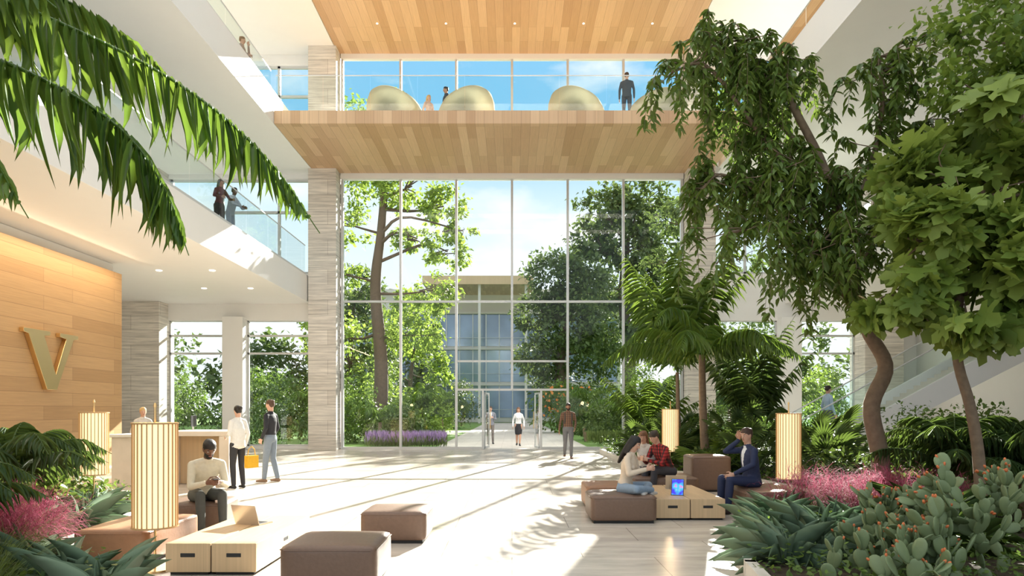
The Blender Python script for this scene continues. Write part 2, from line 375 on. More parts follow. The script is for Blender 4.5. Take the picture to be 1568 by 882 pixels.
# opposite building
b=MB(); Y=88
b.box(-26,14,Y,Y+12,0,16.6,M_bwall)
for k in range(3):
    z0=.6+k*4.6; b.box(-25.5,13.5,Y-.05,Y,z0,z0+4.1,M_bglass)
    b.box(-26,14,Y-.6,Y,z0+4.1,z0+4.35,M_bwall)
    b.box(-25.5,13.5,Y-.5,Y-.46,z0+1.0,z0+1.05,M_frame)
for i in range(24): b.box(-25.5+i*1.7,-25.38+i*1.7,Y-.2,Y,0,14,M_frame)
b.box(-10.5,2.5,Y-8,Y,16.4,16.8,M_wood_c); b.box(-10.5,2.5,Y-8.1,Y-8,16.3,17.3,M_wood_t); b.box(-27,15,Y-.8,Y+12,16.6,17.0,M_bwall)
for x in (-10,-4,1.5): b.box(x,x+.3,Y-7.5,Y-7.2,0,16.4,M_bwall)
b.build('opposite_office_building')
# ------------------------------------------------------------------ furniture
def ottoman(name,x0,x1,y0,y1,h,m=None,rz=0):
    m=m or M_leather
    w,d=(x1-x0)/2,(y1-y0)/2; hz=(h-.03)/2; r=.045
    bm=bmesh.new(); bmesh.ops.create_cube(bm,size=2); bmesh.ops.subdivide_edges(bm,edges=bm.edges[:],cuts=11,use_grid_fill=True)
    for v in bm.verts:
        p=Vector((v.co.x*w,v.co.y*d,v.co.z*hz)); 
        q=Vector((max(-w+r,min(w-r,p.x)),max(-d+r,min(d-r,p.y)),max(-hz+r,min(hz-r,p.z)))); e=p-q
        if e.length>1e-6: p=q+e.normalized()*r
        fx,fy,fz=1-(p.x/w)**2,1-(p.y/d)**2,1-(p.z/hz)**2
        if v.co.z>.9: p.z+=.02*fx*fy
        if abs(v.co.x)>.9: p.x+=math.copysign(.01*fy*fz,v.co.x)
        if abs(v.co.y)>.9: p.y+=math.copysign(.01*fx*fz,v.co.y)
        v.co=p
    vs=[v.co.copy()+Vector((0,0,hz+.03)) for v in bm.verts]; bm.verts.index_update(); fs=[[v.index for v in f.verts] for f in bm.faces]; bm.free()
    b=MB(); b.add(vs,fs,m,True)
    b.box(-w+.04,w-.04,-d+.04,d-.04,0,.04,M_black)
    for z in (h-.035,):
        c=[(-w,-d),(w,-d),(w,d),(-w,d)]
        for i in range(4):
            a=c[i];e=c[(i+1)%4]; sh=.045
            ax=Vector((a[0],a[1],z)).lerp(Vector((e[0],e[1],z)),sh/(2*w)); ex=Vector((a[0],a[1],z)).lerp(Vector((e[0],e[1],z)),1-sh/(2*w))
            v,f=loft([ax,ex],[.006]*2,[.006]*2,(0,0,1),6,.3); b.add(v,f,m,True)
    return b.build(name,loc=((x0+x1)/2,(y0+y1)/2,0),rz=rz)
ottoman('leather_ottoman',-2.0,-1.17,5.85,6.65,.38)
ottoman('leather_ottoman',-1.76,-1.0,7.9,8.65,.37)
ottoman('leather_ottoman',-4.42,-3.68,8.55,9.3,.38,rz=rad(8))
ottoman('leather_bench',-4.35,-3.62,6.75,7.9,.36,M_leather2)
ottoman('leather_ottoman',1.08,1.98,9.3,10.1,.38)
ottoman('leather_ottoman',1.15,1.95,10.5,11.4,.38,M_leather2)
ottoman('leather_bench',3.36,4.3,9.75,11.0,.38)
ottoman('leather_bench',2.1,3.25,11.85,12.85,.38)
ottoman('leather_seat_block',3.4,4.15,12.9,13.6,.68)
def table(x0,x1,y0,y1,h):
    b=MB(); xm=(x0+x1)/2
    for a,c in ((x0,xm-.006),(xm+.006,x1)):
        b.box(a,c,y0,y1,.03,h,M_wood_t); b.box(a+.03,c-.03,y0+.03,y1-.03,0,.03,M_black)
        mx=(a+c)/2; b.box(mx-.07,mx+.07,y0-.003,y0+.01,h-.13,h-.09,M_black)  # slot is a surface strip, its inner shade put into the black
    b.box(x0+.02,x1-.02,y0+.02,y1-.02,.03,h-.02,M_black)
    b.box(x1-.01,x1+.003,(y0+y1)/2-.07,(y0+y1)/2+.07,h-.13,h-.09,M_black)  # end slot, likewise a black strip in place of shade
    return b.build('low_wooden_table',.006)
table(-3.25,-2.4,6.4,8.1,.3); table(2.02,3.0,9.6,11.4,.3)
M_scr=mat('laptop_screen',(.03,.035,.05),.2); M_al=mat('laptop_aluminium',(.6,.58,.55),.3,.8)
def laptop(loc,rz):
    b=MB(); b.box(-.16,.16,-.11,.11,0,.014,M_al); b.box(-.13,.13,-.06,.06,.014,.016,M_dark)
    Mx=Matrix.Translation((0,.11,.01))@Matrix.Rotation(rad(-18),4,'X'); b.box(-.16,.16,-.004,.004,0,.22,M_al,Mx); b.box(-.15,.15,-.006,-.004,.01,.21,M_scr,Mx)
    b.build('laptop',.002,loc=loc,rz=rz)
laptop((-2.85,7.55,.3),rad(160)); laptop((2.62,10.95,.3),rad(170))
m,nt,bs=nmat('tablet_display'); tc=N(nt,'ShaderNodeTexCoord'); nz=N(nt,'ShaderNodeTexNoise'); nz.inputs['Scale'].default_value=7
cr=N(nt,'ShaderNodeValToRGB'); e=cr.color_ramp.elements; e[0].position=.38; e[0].color=(.05,.03,.7,1); e[1].position=.62; e[1].color=(1,.03,.25,1); q=cr.color_ramp.elements.new(.5); q.color=(.05,.5,1,1)
L(nt,tc.outputs['Object'],nz.inputs[0]); L(nt,nz.outputs['Fac'],cr.inputs[0]); L(nt,cr.outputs[0],bs.inputs['Base Color']); L(nt,cr.outputs[0],bs.inputs['Emission Color']); bs.inputs['Emission Strength'].default_value=.4
b=MB(); Mx=Matrix.Rotation(rad(-22),4,'X'); b.box(-.09,.09,0,.008,0,.25,M_dark,Mx); b.box(-.082,.082,-.002,0,.008,.242,m,Mx); b.box(-.06,.06,.008,.012,0,.1,M_dark,Matrix.Translation((0,.09,0))@Matrix.Rotation(rad(25),4,'X'))
b.build('tablet',.001,loc=(2.42,10.0,.302),rz=rad(-20))
def lamp(x,y,z,zs=.45,ze=1.5,h=.0):
    b=MB(); R=.205
    b.cyl(0,0,0,.02,.15,M_brass,24); b.cyl(0,0,.02,ze+.16,.011,M_brass,10); b.cyl(0,0,ze+.15,ze+.19,.018,M_brass,10,.008)
    b.cyl(0,0,zs+.015,ze-.015,R-.012,M_shade,36)
    for zz in (zs,ze-.015): b.cyl(0,0,zz,zz+.015,R+.004,M_rib,36)
    for i in range(26):
        Mr=Matrix.Rotation(2*math.pi*i/26,4,'Z'); b.box(R-.014,R-.002,-.0045,.0045,zs+.01,ze-.01,M_rib,Mr)
    b.build('lantern_floor_lamp',loc=(x,y,z))
    l=bpy.data.lights.new('lantern_bulb','POINT'); l.energy=18; l.color=(1,.7,.4); l.shadow_soft_size=.1
    o=bpy.data.objects.new('lantern_bulb',l); o.location=(x,y,z+ze+.35); COL.objects.link(o)
lamp(-3.45,6.6,0,.42,1.43); lamp(-6.4,10.45,.12,.44,1.4); lamp(4.7,11.6,0,.38,1.5); lamp(3.85,16.6,.12,.42,1.46)
# reception desk
b=MB(); b.box(-8.1,-7.0,13.8,14.5,0,1.0,M_stone); b.box(-7.0,-5.75,13.85,14.7,1.02,1.12,M_stone); b.box(-5.95,-5.75,13.85,14.7,0,1.02,M_stone)
b.box(-7.0,-5.95,14.4,14.6,0,1.02,M_wood_t); b.box(-8.1,-7.0,14.5,17.2,0,1.0,M_stone); b.box(-8.15,-6.95,13.75,17.25,1.0,1.06,M_curb)
b.build('reception_desk',.012)
b=MB(); b.box(-.22,.22,-.01,.01,.1,.36,M_dark); b.box(-.02,.02,0,.03,0,.15,M_al); b.box(-.1,.1,-.07,.07,0,.012,M_al); b.build('desktop_monitor',.003,loc=(-7.6,16.3,1.06),rz=rad(100))
# tub sofas on bridge
def tub(x,y,flip=1,rz=0):
    b=MB(); sec=lambda h:[(.78,0),(.90,.18),(.93,.4),(.91,h*.72),(.84,h*.93),(.74,h),(.64,h*.95),(.58,h*.8),(.55,.4),(.55,0)]
    V=[];n=30;k=10
    for i in range(n+1):
        a=rad(-150+300*i/n); h=.52+.56*max(0,math.cos(a/1.7+.48*flip))**1.5
        for r,z in sec(h): V.append((r*math.sin(a)*1.05,-r*math.cos(a),z))
    F=[(i*k+j,(i+1)*k+j,(i+1)*k+(j+1)%k,i*k+(j+1)%k) for i in range(n) for j in range(k)]+[tuple(range(k)),tuple(range(n*k+k-1,n*k-1,-1))]
    b.add(V,F,M_olive,True); b.cyl(0,0,.05,.36,.58,M_olive,32); b.cyl(0,0,.36,.42,.58,M_olive,32,.52); b.cyl(0,0,0,.05,.5,M_dark,24)
    b.build('curved_tub_armchair',loc=(x,y,11.3),rz=rz)
tub(-4.0,23.4,1,.1); tub(-1.55,23.4,-1,-.1); tub(2.2,23.4,1,.05); tub(4.9,23.5,-1)
# ------------------------------------------------------------------ planting
def bed(name,poly):
    b=MB(); n=len(poly); b.add([(x,y,.12) for x,y in poly],[tuple(range(n))],M_soil)
    for i in range(n):
        a=Vector((*poly[i],0)); c=Vector((*poly[(i+1)%n],0)); d=(c-a).normalized(); p=Vector((-d.y,d.x,0))*.05
        q=[a-p-d*.04,c-p+d*.04,c+p+d*.04,a+p-d*.04]
        b.add([(*v[:2],0) for v in q]+[(*v[:2],.16) for v in q],[(0,3,2,1),(4,5,6,7),(0,1,5,4),(1,2,6,5),(2,3,7,6),(3,0,4,7)],M_curb)
    b.build(name)
LB=[(-2.4,2.5),(-2.6,4.0),(-2.85,5.2),(-3.25,5.8),(-3.9,6.2),(-4.6,6.6),(-4.85,7.4),(-4.95,8.4),(-5.2,9.4),(-5.6,10.4),(-6.1,11.2),(-6.8,11.9),(-8.5,12.6),(-11.1,12.8),(-11.1,2.5)]
RB=[(2.0,3.5),(2.05,5.2),(2.2,6.3),(2.4,7.2),(2.65,8.0),(3.0,8.7),(3.6,9.2),(4.4,9.4),(4.9,10.0),(5.15,11),(5.2,12.5),(5.0,13.8),(4.3,14.9),(3.6,15.9),(3.3,17.5),(3.2,24.5),(6.6,25.8),(7.9,25.8),(7.9,18.6),(15.8,18.6),(15.8,3.5)]
bed('planting_bed',LB); bed('planting_bed',RB)
def inpoly(x,y,p):
    c=False;j=len(p)-1
    for i in range(len(p)):
        if (p[i][1]>y)!=(p[j][1]>y) and x<(p[j][0]-p[i][0])*(y-p[i][1])/(p[j][1]-p[i][1])+p[i][0]: c=not c
        j=i
    return c
def groundcover(name,poly,xr,yr,n,m,size=.07,h=.25):
    P=[]
    while len(P)<n:
        x=random.uniform(*xr);y=random.uniform(*yr)
        if inpoly(x,y,poly): P.append((x,y,.13+random.random()**2*h))
    P=np.array(P); d=rdir(n); d[:,2]=np.abs(d[:,2])*.6
    S=np.stack([rng.uniform(.5,.8,n)*size,rng.uniform(.8,1.5,n)*size,np.full(n,size)],1)
    V,F=scat(OVAL,d,rdir(n)*.4+[0,0,1],S,P); fast(name,V,F,m)
groundcover('ground_cover_plants',RB,(2,9),(4,14),13000,M_shrub,.055); groundcover('ground_cover_plants',RB,(3,10),(14,25.5),8000,M_shrub,.11,.5)
groundcover('ground_cover_plants',LB,(-11,-2.5),(3,12.5),10000,M_shrub,.06)
ST_AG=strap(6,.9,0,.35,.75); ST_GR=strap(4,1.2,0,0,.9); ST_LF=strap(5,1.0,0,.2,.5)
def agave(x,y,z=.1,n=60,ln=.55,w=.034,name='agave_plant',m=None):
    a=rng.uniform(0,2*math.pi,n); el=rng.uniform(.25,1.4,n); d=np.stack([np.cos(a)*np.cos(el),np.sin(a)*np.cos(el),np.sin(el)],1)
    l=ln*rng.uniform(.6,1.2,n); S=np.stack([w*rng.uniform(.8,1.3,n),l,l],1)
    V,F=scat(ST_AG,d,np.tile([0,0,1.],(n,1))+rdir(n)*.15,S,np.stack([x+.05*np.cos(a),y+.05*np.sin(a),np.full(n,z)],1))
    return fast(name,V,F,m or M_agave)
def grass(x,y,z=.12,n=500,ln=.8,pink=True,r=.18,name=None):
    a=rng.uniform(0,2*math.pi,n); el=rng.uniform(.5,1.5,n); d=np.stack([np.cos(a)*np.cos(el),np.sin(a)*np.cos(el),np.sin(el)],1)
    l=ln*rng.uniform(.5,1.15,n); S=np.stack([np.full(n,.006),l*.8,l*.8],1); rr=rng.uniform(0,r,n)
    B=np.stack([x+rr*np.cos(a),y+rr*np.sin(a),np.full(n,z)],1)
    e=empty(name or ('pink_muhly_grass' if pink else 'ornamental_grass'))
    V,F=scat(ST_GR,d,np.tile([0,0,1.],(n,1))+rdir(n)*.1,S,B); fast('blades',V,F,M_gblade,parent=e)
    if pink:
        k=4; d2=np.repeat(d,k,0); tip=np.repeat(B+d*l[:,None]*.5,k,0)+rng.normal(size=(n*k,3))*.06
        dd=nrm(d2+rdir(n*k)*.6); S=np.stack([rng.uniform(.003,.008,n*k),rng.uniform(.1,.3,n*k),np.full(n*k,.2)],1)
        V,F=scat(ST_GR,dd,np.tile([0,0,1.],(n*k,1))+rdir(n*k)*.1,S,tip); fast('plumes',V,F,M_pink,parent=e)
def frond(pts,ll,m,n=42,droop=.6,fwd=.5,w=.045,side=.8,nr=.018,up=(0,0,1),jit=.1):
    P=catmull(pts,n); T=np.gradient(P,axis=0); T=nrm(T); up=np.array(up,float)
    sd=nrm(np.cross(T,up)); parts=[tube(pts,nr,.004,6,n)]
    for s in (-1,1):
        k=np.arange(4,n); t=k/(n-1); l=ll*np.sin(np.clip(.18+t*.86,0,1)*math.pi)**.6*rng.uniform(.8,1.12,len(k))
        d=sd[k]*s*side+T[k]*fwd-np.outer(np.full(len(k),droop)*rng.uniform(.5,1.5,len(k)),[0,0,1])+rng.normal(size=(len(k),3))*jit
        S=np.stack([np.full(len(k),w)*rng.uniform(.7,1.2,len(k)),l,l*.9],1)
        V,F=scat(ST_LF,d,np.tile(up,(len(k),1))+sd[k]*s*.3+rng.normal(size=(len(k),3))*.15,S,P[k]); parts.append((V,F))
    return cat(parts)
def palm(name,x,y,z0,zc,nf,fl,ll,m,rise=.9,w=.045,tr=.09,elr=(.3,1.3),a0=None,n=34,trunk=True):
    e=empty(name); parts=[]
    for i in range(nf):
        a=2*math.pi*(i+random.random()*.6)/nf if a0 is None else a0[i]; el=random.uniform(*elr); f=fl*random.uniform(.8,1.1)
        c=np.array([x,y,zc]); h=np.array([math.cos(a),math.sin(a),0]); u=np.array([0,0,1.])
        v1=h*math.cos(el)+u*math.sin(el)
        if rise<0: e2=el*.92; v2=h*math.cos(e2)+u*math.sin(e2); e3=el*.72; v3=h*math.cos(e3)+u*math.sin(e3)
        else: v2=h*math.cos(el*.5)+u*math.sin(el*.5-.15); v3=h*.8-u*rise*.6
        p1=c+v1*f*.35; p2=p1+v2*f*.33; p3=p2+v3*f*.33
        parts.append(frond([c,p1,p2,p3],ll,m,n=n,w=w,droop=.35,nr=.014))
    V,F=cat(parts); fast('fronds',V,F,m,parent=e)
    if trunk:
        V,F=tube([(x+.1,y,z0),(x+.03,y,(z0+zc)/2),(x,y,zc)],tr*1.2,tr*.8,12,16); fast('trunk',V,F,M_bark,parent=e)
def fanpalm(name,x,y,z,nf=9,h=1.0,r=.45,m=None):
    e=empty(name); parts=[]
    for i in range(nf):
        a=2*math.pi*(i+random.random()*.5)/nf; el=random.uniform(.5,1.35); d=np.array([math.cos(a)*math.cos(el),math.sin(a)*math.cos(el),math.sin(el)])
        tip=np.array([x,y,z])+d*h*random.uniform(.6,1); parts.append(tube([(x,y,z),tuple((np.array([x,y,z])+tip)/2+[0,0,.04]),tuple(tip)],.012,.007,5,5))
        sdv=np.cross(d,[0,0,1]); sdv/=np.linalg.norm(sdv); k=20; an=np.linspace(-2.1,2.1,k)
        dd=np.outer(np.cos(an),d)+np.outer(np.sin(an),sdv); l=r*(.75+.25*np.cos(an))
        V,F=scat(ST_LF,dd,np.tile(np.cross(sdv,d),(k,1)),np.stack([np.full(k,r*.08),l,l*.6],1),np.tile(tip,(k,1))); parts.append((V,F))
    V,F=cat(parts); fast('leaves',V,F,m or M_palmd,parent=e)
def blobs_leaves(blobs,size,T=OVAL,down=.3,asp=.55):
    parts=[]
    for x,y,z,rx,ry,rz,n in blobs:
        # uneven clusters inside each blob give a natural, broken outline
        nc=max(5,n//45); cd=rdir(nc)*(rng.uniform(.35,1,nc)**.5)[:,None]; ci=rng.integers(0,nc,n)
        P=(cd[ci]+rng.normal(size=(n,3))*.17)*np.array([rx,ry,rz])+[x,y,z]
        d=nrm(cd[ci]); dd=d*.7+rdir(n)*.9-np.array([0,0,down]); s=size*rng.uniform(.5,1.25,n)
        parts.append(scat(T,dd,d*.4+rdir(n)*.5+[0,0,.6],np.stack([s*asp,s,s],1),P))
    return cat(parts)
def tree(name,trunk,r0,r1,blobs,size,m,bark=None,T=OVAL,down=.3,asp=.55,sub=2,rb=.35):
    e=empty(name); parts=[tube(trunk,r0,r1,12,24)]; tp=catmull(trunk,24)
    for x,y,z,rx,ry,rz,n in blobs:
        c=np.array([x,y,z]); cand=[i for i in range(8,24)]; i=min(cand,key=lambda i:np.linalg.norm(tp[i]-c)+max(0,tp[i][2]-z+.2*rz)*2)
        s=tp[i]; mid=(s+c)/2+rng.normal(size=3)*.12*np.linalg.norm(c-s); rr=r1*rb*2*(.6+.4*rng.random())
        parts.append(tube([s,mid,c],rr,rr*.35,7,8))
        for k in range(sub):
            q=c+rdir(1)[0]*np.array([rx,ry,rz])*.8; parts.append(tube([(s+3*c)/4,(c+q)/2+rng.normal(size=3)*.1*rx,q],rr*.4,rr*.12,5,6))
    V,F=cat(parts); fast('trunk_and_branches',V,F,bark or M_bark,parent=e)
    V,F=blobs_leaves(blobs,size,T,down,asp); fast('foliage',V,F,m,parent=e)
    return e
# --- outside trees
tree('deciduous_tree',[(-7.0,36,0),(-6.9,36,4),(-7.2,36,8),(-6.9,36,11),(-6.6,36,15)],.42,.16,
  [(-7.6,36,14.8,2.2,2,1.8,1700),(-5.2,35.5,13.2,1.9,2,1.4,1500),(-3.6,36,12.3,1.2,1.4,.9,800),(-3.4,36,9.9,1.1,1.2,.8,600),(-8.8,36,11.4,1.4,1.4,1.2,700),
   (-5.0,36,10.6,1.1,1.2,.7,500),(-4.1,36,7.9,1.3,1.2,.9,700),(-8.7,35.6,8.6,1.0,1.2,.8,450),(-2.6,36,11,.7,.8,.5,260),(-6.8,36,17.2,2,2,1,500),(-9.5,36,5.5,1.5,1.5,1.4,900),(-5.3,37,5.6,1.6,1.5,1.3,1100)],.28,M_treeL,M_barkd,DIAM,.3,.6,5,.34)
tree('broadleaf_tree',[(4.5,60,0),(4.2,60,5),(4.6,60,9),(4.8,60,12)],.6,.25,
  [(3.6,60,13,2.6,2.5,2.2,1900),(6.3,60,12,2.6,2.5,2.6,1900),(2.2,60,10,1.9,2,1.6,1200),(5,59,8.6,3.2,2.5,2.2,1900),(2.3,59,6.2,2.2,2,1.6,1300),(7.5,60,7,2.6,2.5,2.4,1600),(5,60,4,3,2.5,1.6,1200)],.46,M_treeD,M_barkd,DIAM,.3,.6,3,.25)
tree('broadleaf_tree',[(13,75,0),(12.8,75,8),(12.2,75,14),(12.6,75,20)],.8,.35,
  [(10.5,75,23,3.2,3,2.4,1300),(14,75,24.5,3.8,3,2.6,1500),(9,74,19.5,2.6,3,1.8,1000),(13,74,19,3.6,3,2.2,1300),(16.5,75,20,3,3,2.8,1200),(10,75,15,3,3,2.0,1000),(15,75,14.5,3.6,3,2.6,1200),(11,75,10,3.4,3,2.4,1100),(16,75,9,3.6,3,2.6,1100),(17.5,75,15,2.5,3,3,900)],.7,M_treeD,M_barkd,DIAM,.3,.6,4,.3)
tree('deciduous_tree',[(12.4,40,0),(12.2,40,4),(11.7,40,8),(11.8,40,12)],.32,.13,  # mostly hidden tree, added to dapple the floor; near branches stay in view
  [(9.2,40,12.6,1.3,1.4,.8,520),(10.8,40,14.2,1.6,1.6,.9,600),(12.6,40,13.4,1.6,1.6,1,500),(8.6,40,10.2,1.0,1.2,.6,360),(10.0,40,8.6,1.2,1.2,.8,500),(13.6,40,10.5,1.6,1.6,1.2,500),(8.3,40,6.8,1.1,1.2,.8,550),(10.5,40,5.6,2,1.8,1.5,1200),(14,41,6,2,2,2,900)],.30,M_treeD,M_barkd,DIAM,.3,.6,5,.34)
tree('deciduous_tree',[(-7.6,50,0),(-7.5,50,3),(-7.2,50,6)],.25,.1,
  [(-6.6,50,6.6,1.6,1.6,1.3,1300),(-8.6,50,7.4,1.7,1.6,1.5,1200),(-5.2,50,4.6,1.3,1.4,1.1,900),(-9.8,50,4,1.6,1.6,1.6,900),(-7.4,50,9.2,1.4,1.4,1.1,900),(-5.9,50,8.3,.9,1,.7,400)],.30,M_treeL,M_barkd,DIAM,.3,.6,4,.34)
tree('broadleaf_tree',[(-13,54,0),(-12.9,54,4),(-12.6,54,9)],.35,.15,
  [(-12,54,11,2.2,2,1.7,1300),(-14.5,54,9.5,2.2,2,1.8,1200),(-11,54,8,1.8,2,1.5,1000),(-13.5,54,6,2.4,2,1.8,1200),(-10.8,54,5,1.8,1.8,1.5,900)],.4,M_treeD,M_barkd,DIAM,.3,.6,4,.3)
bl=[(x,72+random.uniform(-3,3),random.uniform(3,6),random.uniform(3,5),3,random.uniform(3,5),900) for x in list(range(-44,-11,4))+list(range(20,46,4))]
V,F=blobs_leaves(bl,.8,DIAM); fast('distant_tree_line',V,F,M_treeD)
# shrubs & palms in courtyard
def shrub(name,bl,size,m,T=OVAL): V,F=blobs_leaves(bl,size,T); return fast(name,V,F,m)
for s in (-1,1):
    for i in range(13):
        x=s*(3.9+i*1.15+random.uniform(-.3,.3)); y=random.uniform(29.8,34); h=random.uniform(.8,1.5)+(.5 if i>3 else 0)
        shrub('courtyard_shrub',[(x,y,h*.7,.9,.8,h*.7,900),(x+.4,y+1.2,h*1.3,1.0,.8,h*.7,850)],.15,random.choice([M_shrub,M_shrub,M_treeL,M_treeD,M_palmd]))
    for x,y,h in ((5.2,36,1.2),(7,37.5,1.8),(9.5,36,1.8),(13,37,2.2),(5.2,44,1.6),(8.5,46,2.4),(4.8,58,2.2)):
        shrub('courtyard_hedge',[(s*x,y,h*.8,1.7,1.1,h,1900)],.22,random.choice([M_shrub,M_treeL,M_treeD]))
for x,y,zc in ((-6.0,31,1.0),(-4.3,33,1.5),(-9,31,1.6),(-12.5,31.5,1.6),(5.1,31,1.2),(6.8,31.5,2.0),(9.8,30.8,1.6),(3.6,34,.8),(12.6,31,1.8),(-3.7,36,1.2),(4.6,39,1.8),(-5.2,40,2.2)):
    palm('courtyard_palm',x,y,0,zc,10,2.2,.5,random.choice([M_palm,M_palmd]),n=22,w=.05,elr=(.5,1.35))
for s,x0 in ((-1,-6.2),(1,3.4)):
    n=1400; P=np.stack([rng.uniform(x0,x0+3.4,n) if s<0 else rng.uniform(3.2,6.4,n),rng.uniform(28.7,29.5,n),rng.uniform(.15,.45,n)],1)
    d=rdir(n)*.3+[0,0,1]; V,F=scat(DIAM,d,rdir(n),np.stack([np.full(n,.035),np.full(n,.3),np.full(n,.1)],1),P)
    if s<0: V2,F2=scat(DIAM,d,rdir(n),np.stack([np.full(n,.04),np.full(n,.3),np.full(n,.1)],1),P-[0,0,.2]); fast('lavender_foliage',V2,F2,M_gblade)
    fast('lavender_border' if s<0 else 'grass_border',V,F,M_lav if s<0 else M_gblade)
P=np.stack([rng.uniform(1.8,5.4,90),rng.uniform(45,46,90),rng.uniform(1,3.2,90)],1); V,F=scat(OVAL,rdir(90),rdir(90),np.full((90,3),.2),P)
e=empty('orange_flowering_bush'); o=fast('flowers',V,F,M_flower,parent=e)
o=shrub('bush_foliage',[(3.6,47,1.7,2.2,1.8,1.7,2000)],.26,M_shrub); o.parent=e
# --- interior right: weeping ficus
e=empty('weeping_ficus_tree'); tr=[(5.2,9.6,.1),(5.12,9.5,.9),(5.0,9.5,1.6),(5.2,9.5,2.15),(4.95,9.5,2.65),(4.72,9.5,3.2),(4.6,9.5,4.0),(4.35,9.5,4.9),(3.9,9.5,5.8)]
parts=[tube(tr,.13,.05,12,40)]
def limb(pts,r0,r1): parts.append(tube(pts,r0,r1,7,14)); return catmull(pts,14)
limbs=[limb([(4.95,9.5,2.65),(4.5,9.4,3.25),(4.1,9.3,3.7),(3.5,9.2,4.0),(2.95,9.2,3.95)],.06,.02),
 limb([(4.6,9.5,4.0),(4.0,9.6,4.8),(3.3,9.5,5.6),(2.7,9.5,6.35),(2.2,9.4,6.2)],.05,.015),
 limb([(4.35,9.5,4.9),(3.7,9.9,5.9),(3.1,9.8,6.7),(2.7,9.7,6.9)],.04,.012),
 limb([(4.72,9.5,3.2),(4.3,9.8,4.2),(3.9,10,5.2),(3.5,10,5.7)],.045,.015),
 limb([(4.6,9.5,4.0),(4.9,9.3,4.9),(5.0,9.2,5.8),(4.95,9.2,6.3),(5.2,9.1,6.2)],.045,.015),
 limb([(3.9,9.5,5.8),(3.7,9.4,6.3),(3.4,9.3,6.1)],.03,.012),
 limb([(4.72,9.5,3.2),(5.2,9.7,4.1),(5.6,9.6,5.1),(5.8,9.5,5.6)],.045,.015),
 limb([(4.95,9.5,2.65),(4.6,9.2,3.4),(4.3,9.0,3.9),(3.9,8.9,3.6)],.035,.012),
 limb([(4.1,9.3,3.7),(3.6,9.6,4.5),(3.0,9.7,4.9),(2.7,9.7,4.7)],.03,.01),
 limb([(4.6,9.5,4.0),(4.3,9.2,4.5),(3.9,9.1,4.8),(3.5,9.0,4.7)],.03,.01)]
LP=[];LD=[]
for lb in limbs:
    for k in range(4,14):
        for r in range(random.choice([2,3,4,4])):
            s=lb[k]+rng.normal(size=3)*[.24,.25,.12]; a=random.uniform(0,6.28); out=np.array([math.cos(a),math.sin(a),0]); ln=random.uniform(.3,.85)
            p1=s+out*.2*ln+[0,0,.08]; p2=s+out*.42*ln-[0,0,ln*.4]; p3=s+out*.5*ln-[0,0,ln]
            parts.append(tube([lb[k],s,p1],.008,.005,4,4)); tw=catmull([s,p1,p2,p3],int(9+ln*18)); parts.append(tube([s,p1,p2,p3],.005,.002,4,6))
            for j,q in enumerate(tw):
                for zz in range(2):
                    LP.append(q); a2=random.uniform(0,6.28); LD.append([math.cos(a2)*.75,math.sin(a2)*.75,-random.uniform(.2,1.1)])
V,F=cat(parts); fast('trunk_and_branches',V,F,M_bark,parent=e)
n=len(LP); LD=np.array(LD); h=LD*[1,1,0]; s=rng.uniform(.11,.20,n)
V,F=scat(OVAL,LD,h+[0,0,.6]+rdir(n)*.5,np.stack([s*.34,s,s],1),np.array(LP)); fast('foliage',V,F,M_ficus,parent=e)
# --- fig tree with large lobed leaves
tree('fig_tree',[(5.45,7.9,.1),(5.4,7.9,1.0),(5.3,7.9,1.6),(5.15,7.9,2.2),(5.2,7.9,3.0),(5.4,7.9,4.0)],.07,.04,
 [(4.6,7.8,3.5,.55,.7,.45,240),(5.2,7.6,3.0,.8,.7,.4,350),(5.9,7.7,3.3,.8,.8,.6,400),(4.85,7.7,4.2,.5,.6,.4,210),(5.6,7.7,4.1,.75,.8,.6,370),(6.4,7.8,4.2,.8,.9,.9,380),(4.45,7.9,2.95,.4,.5,.3,140),(5.9,7.8,5.0,.7,.8,.6,300),(5.1,7.6,2.6,.6,.6,.22,170),(5.0,7.7,3.7,.5,.5,.4,150)],.26,M_fig,M_bark,LOBE,.6,.95,4,.5)
tree('climbing_leafy_tree',[(6.9,8.6,.1),(6.8,8.6,2.5),(6.7,8.6,4.5),(6.5,8.5,6.0)],.09,.04,
 [(6.0,8.6,6.2,.9,.8,.7,1300),(6.8,8.5,5.6,.9,.8,.8,1300),(5.7,8.5,5.4,.6,.6,.5,700),(6.6,8.5,7.0,1,.9,.6,1100),(6.9,8.6,4.3,.8,.8,.9,1000),(6.2,8.8,4.6,.7,.6,.7,800)],.12,M_treeL,M_bark,OVAL,.3,.6,3,.4)
# palms right
palm('kentia_palm',4.45,16,.1,2.85,12,2.6,.65,M_palm,n=38,w=.045,elr=(.2,1.0),rise=1.0)
palm('areca_palm',4.6,19,.1,2.6,10,4.0,.8,M_palm,n=40,w=.045,elr=(1.0,1.42),rise=-1,tr=.06)
palm('areca_palm',6.2,17.5,.1,1.2,10,2.8,.6,M_palmd,n=30,w=.045,elr=(.8,1.35),rise=-1,tr=.06)
palm('areca_palm',4.6,23.2,.1,.8,11,2.6,.6,M_palm,n=26,w=.045,elr=(.6,1.35),rise=-1,tr=.06)
for x,y,h in ((5.2,14.6,1.3),(6.2,13.6,1.5),(4.3,18.2,1.1),(5.8,12.6,1.1),(3.9,20.6,1.1),(5.2,21.5,1.3),(6.8,15.5,1.4),(4.5,15.0,.9),(5.5,16.2,1.5),(3.9,17.4,.8)): fanpalm('fan_palm',x,y,.1,12,h,.55,random.choice([M_palm,M_palmd]))
for x,y in ((6.1,9.4),(6.7,8.9),(7.4,9.8)): palm('sago_palm',x,y,.1,.65,20,1.5,.38,M_palmd,n=32,w=.02,tr=.1,elr=(.35,1.4),rise=.4)
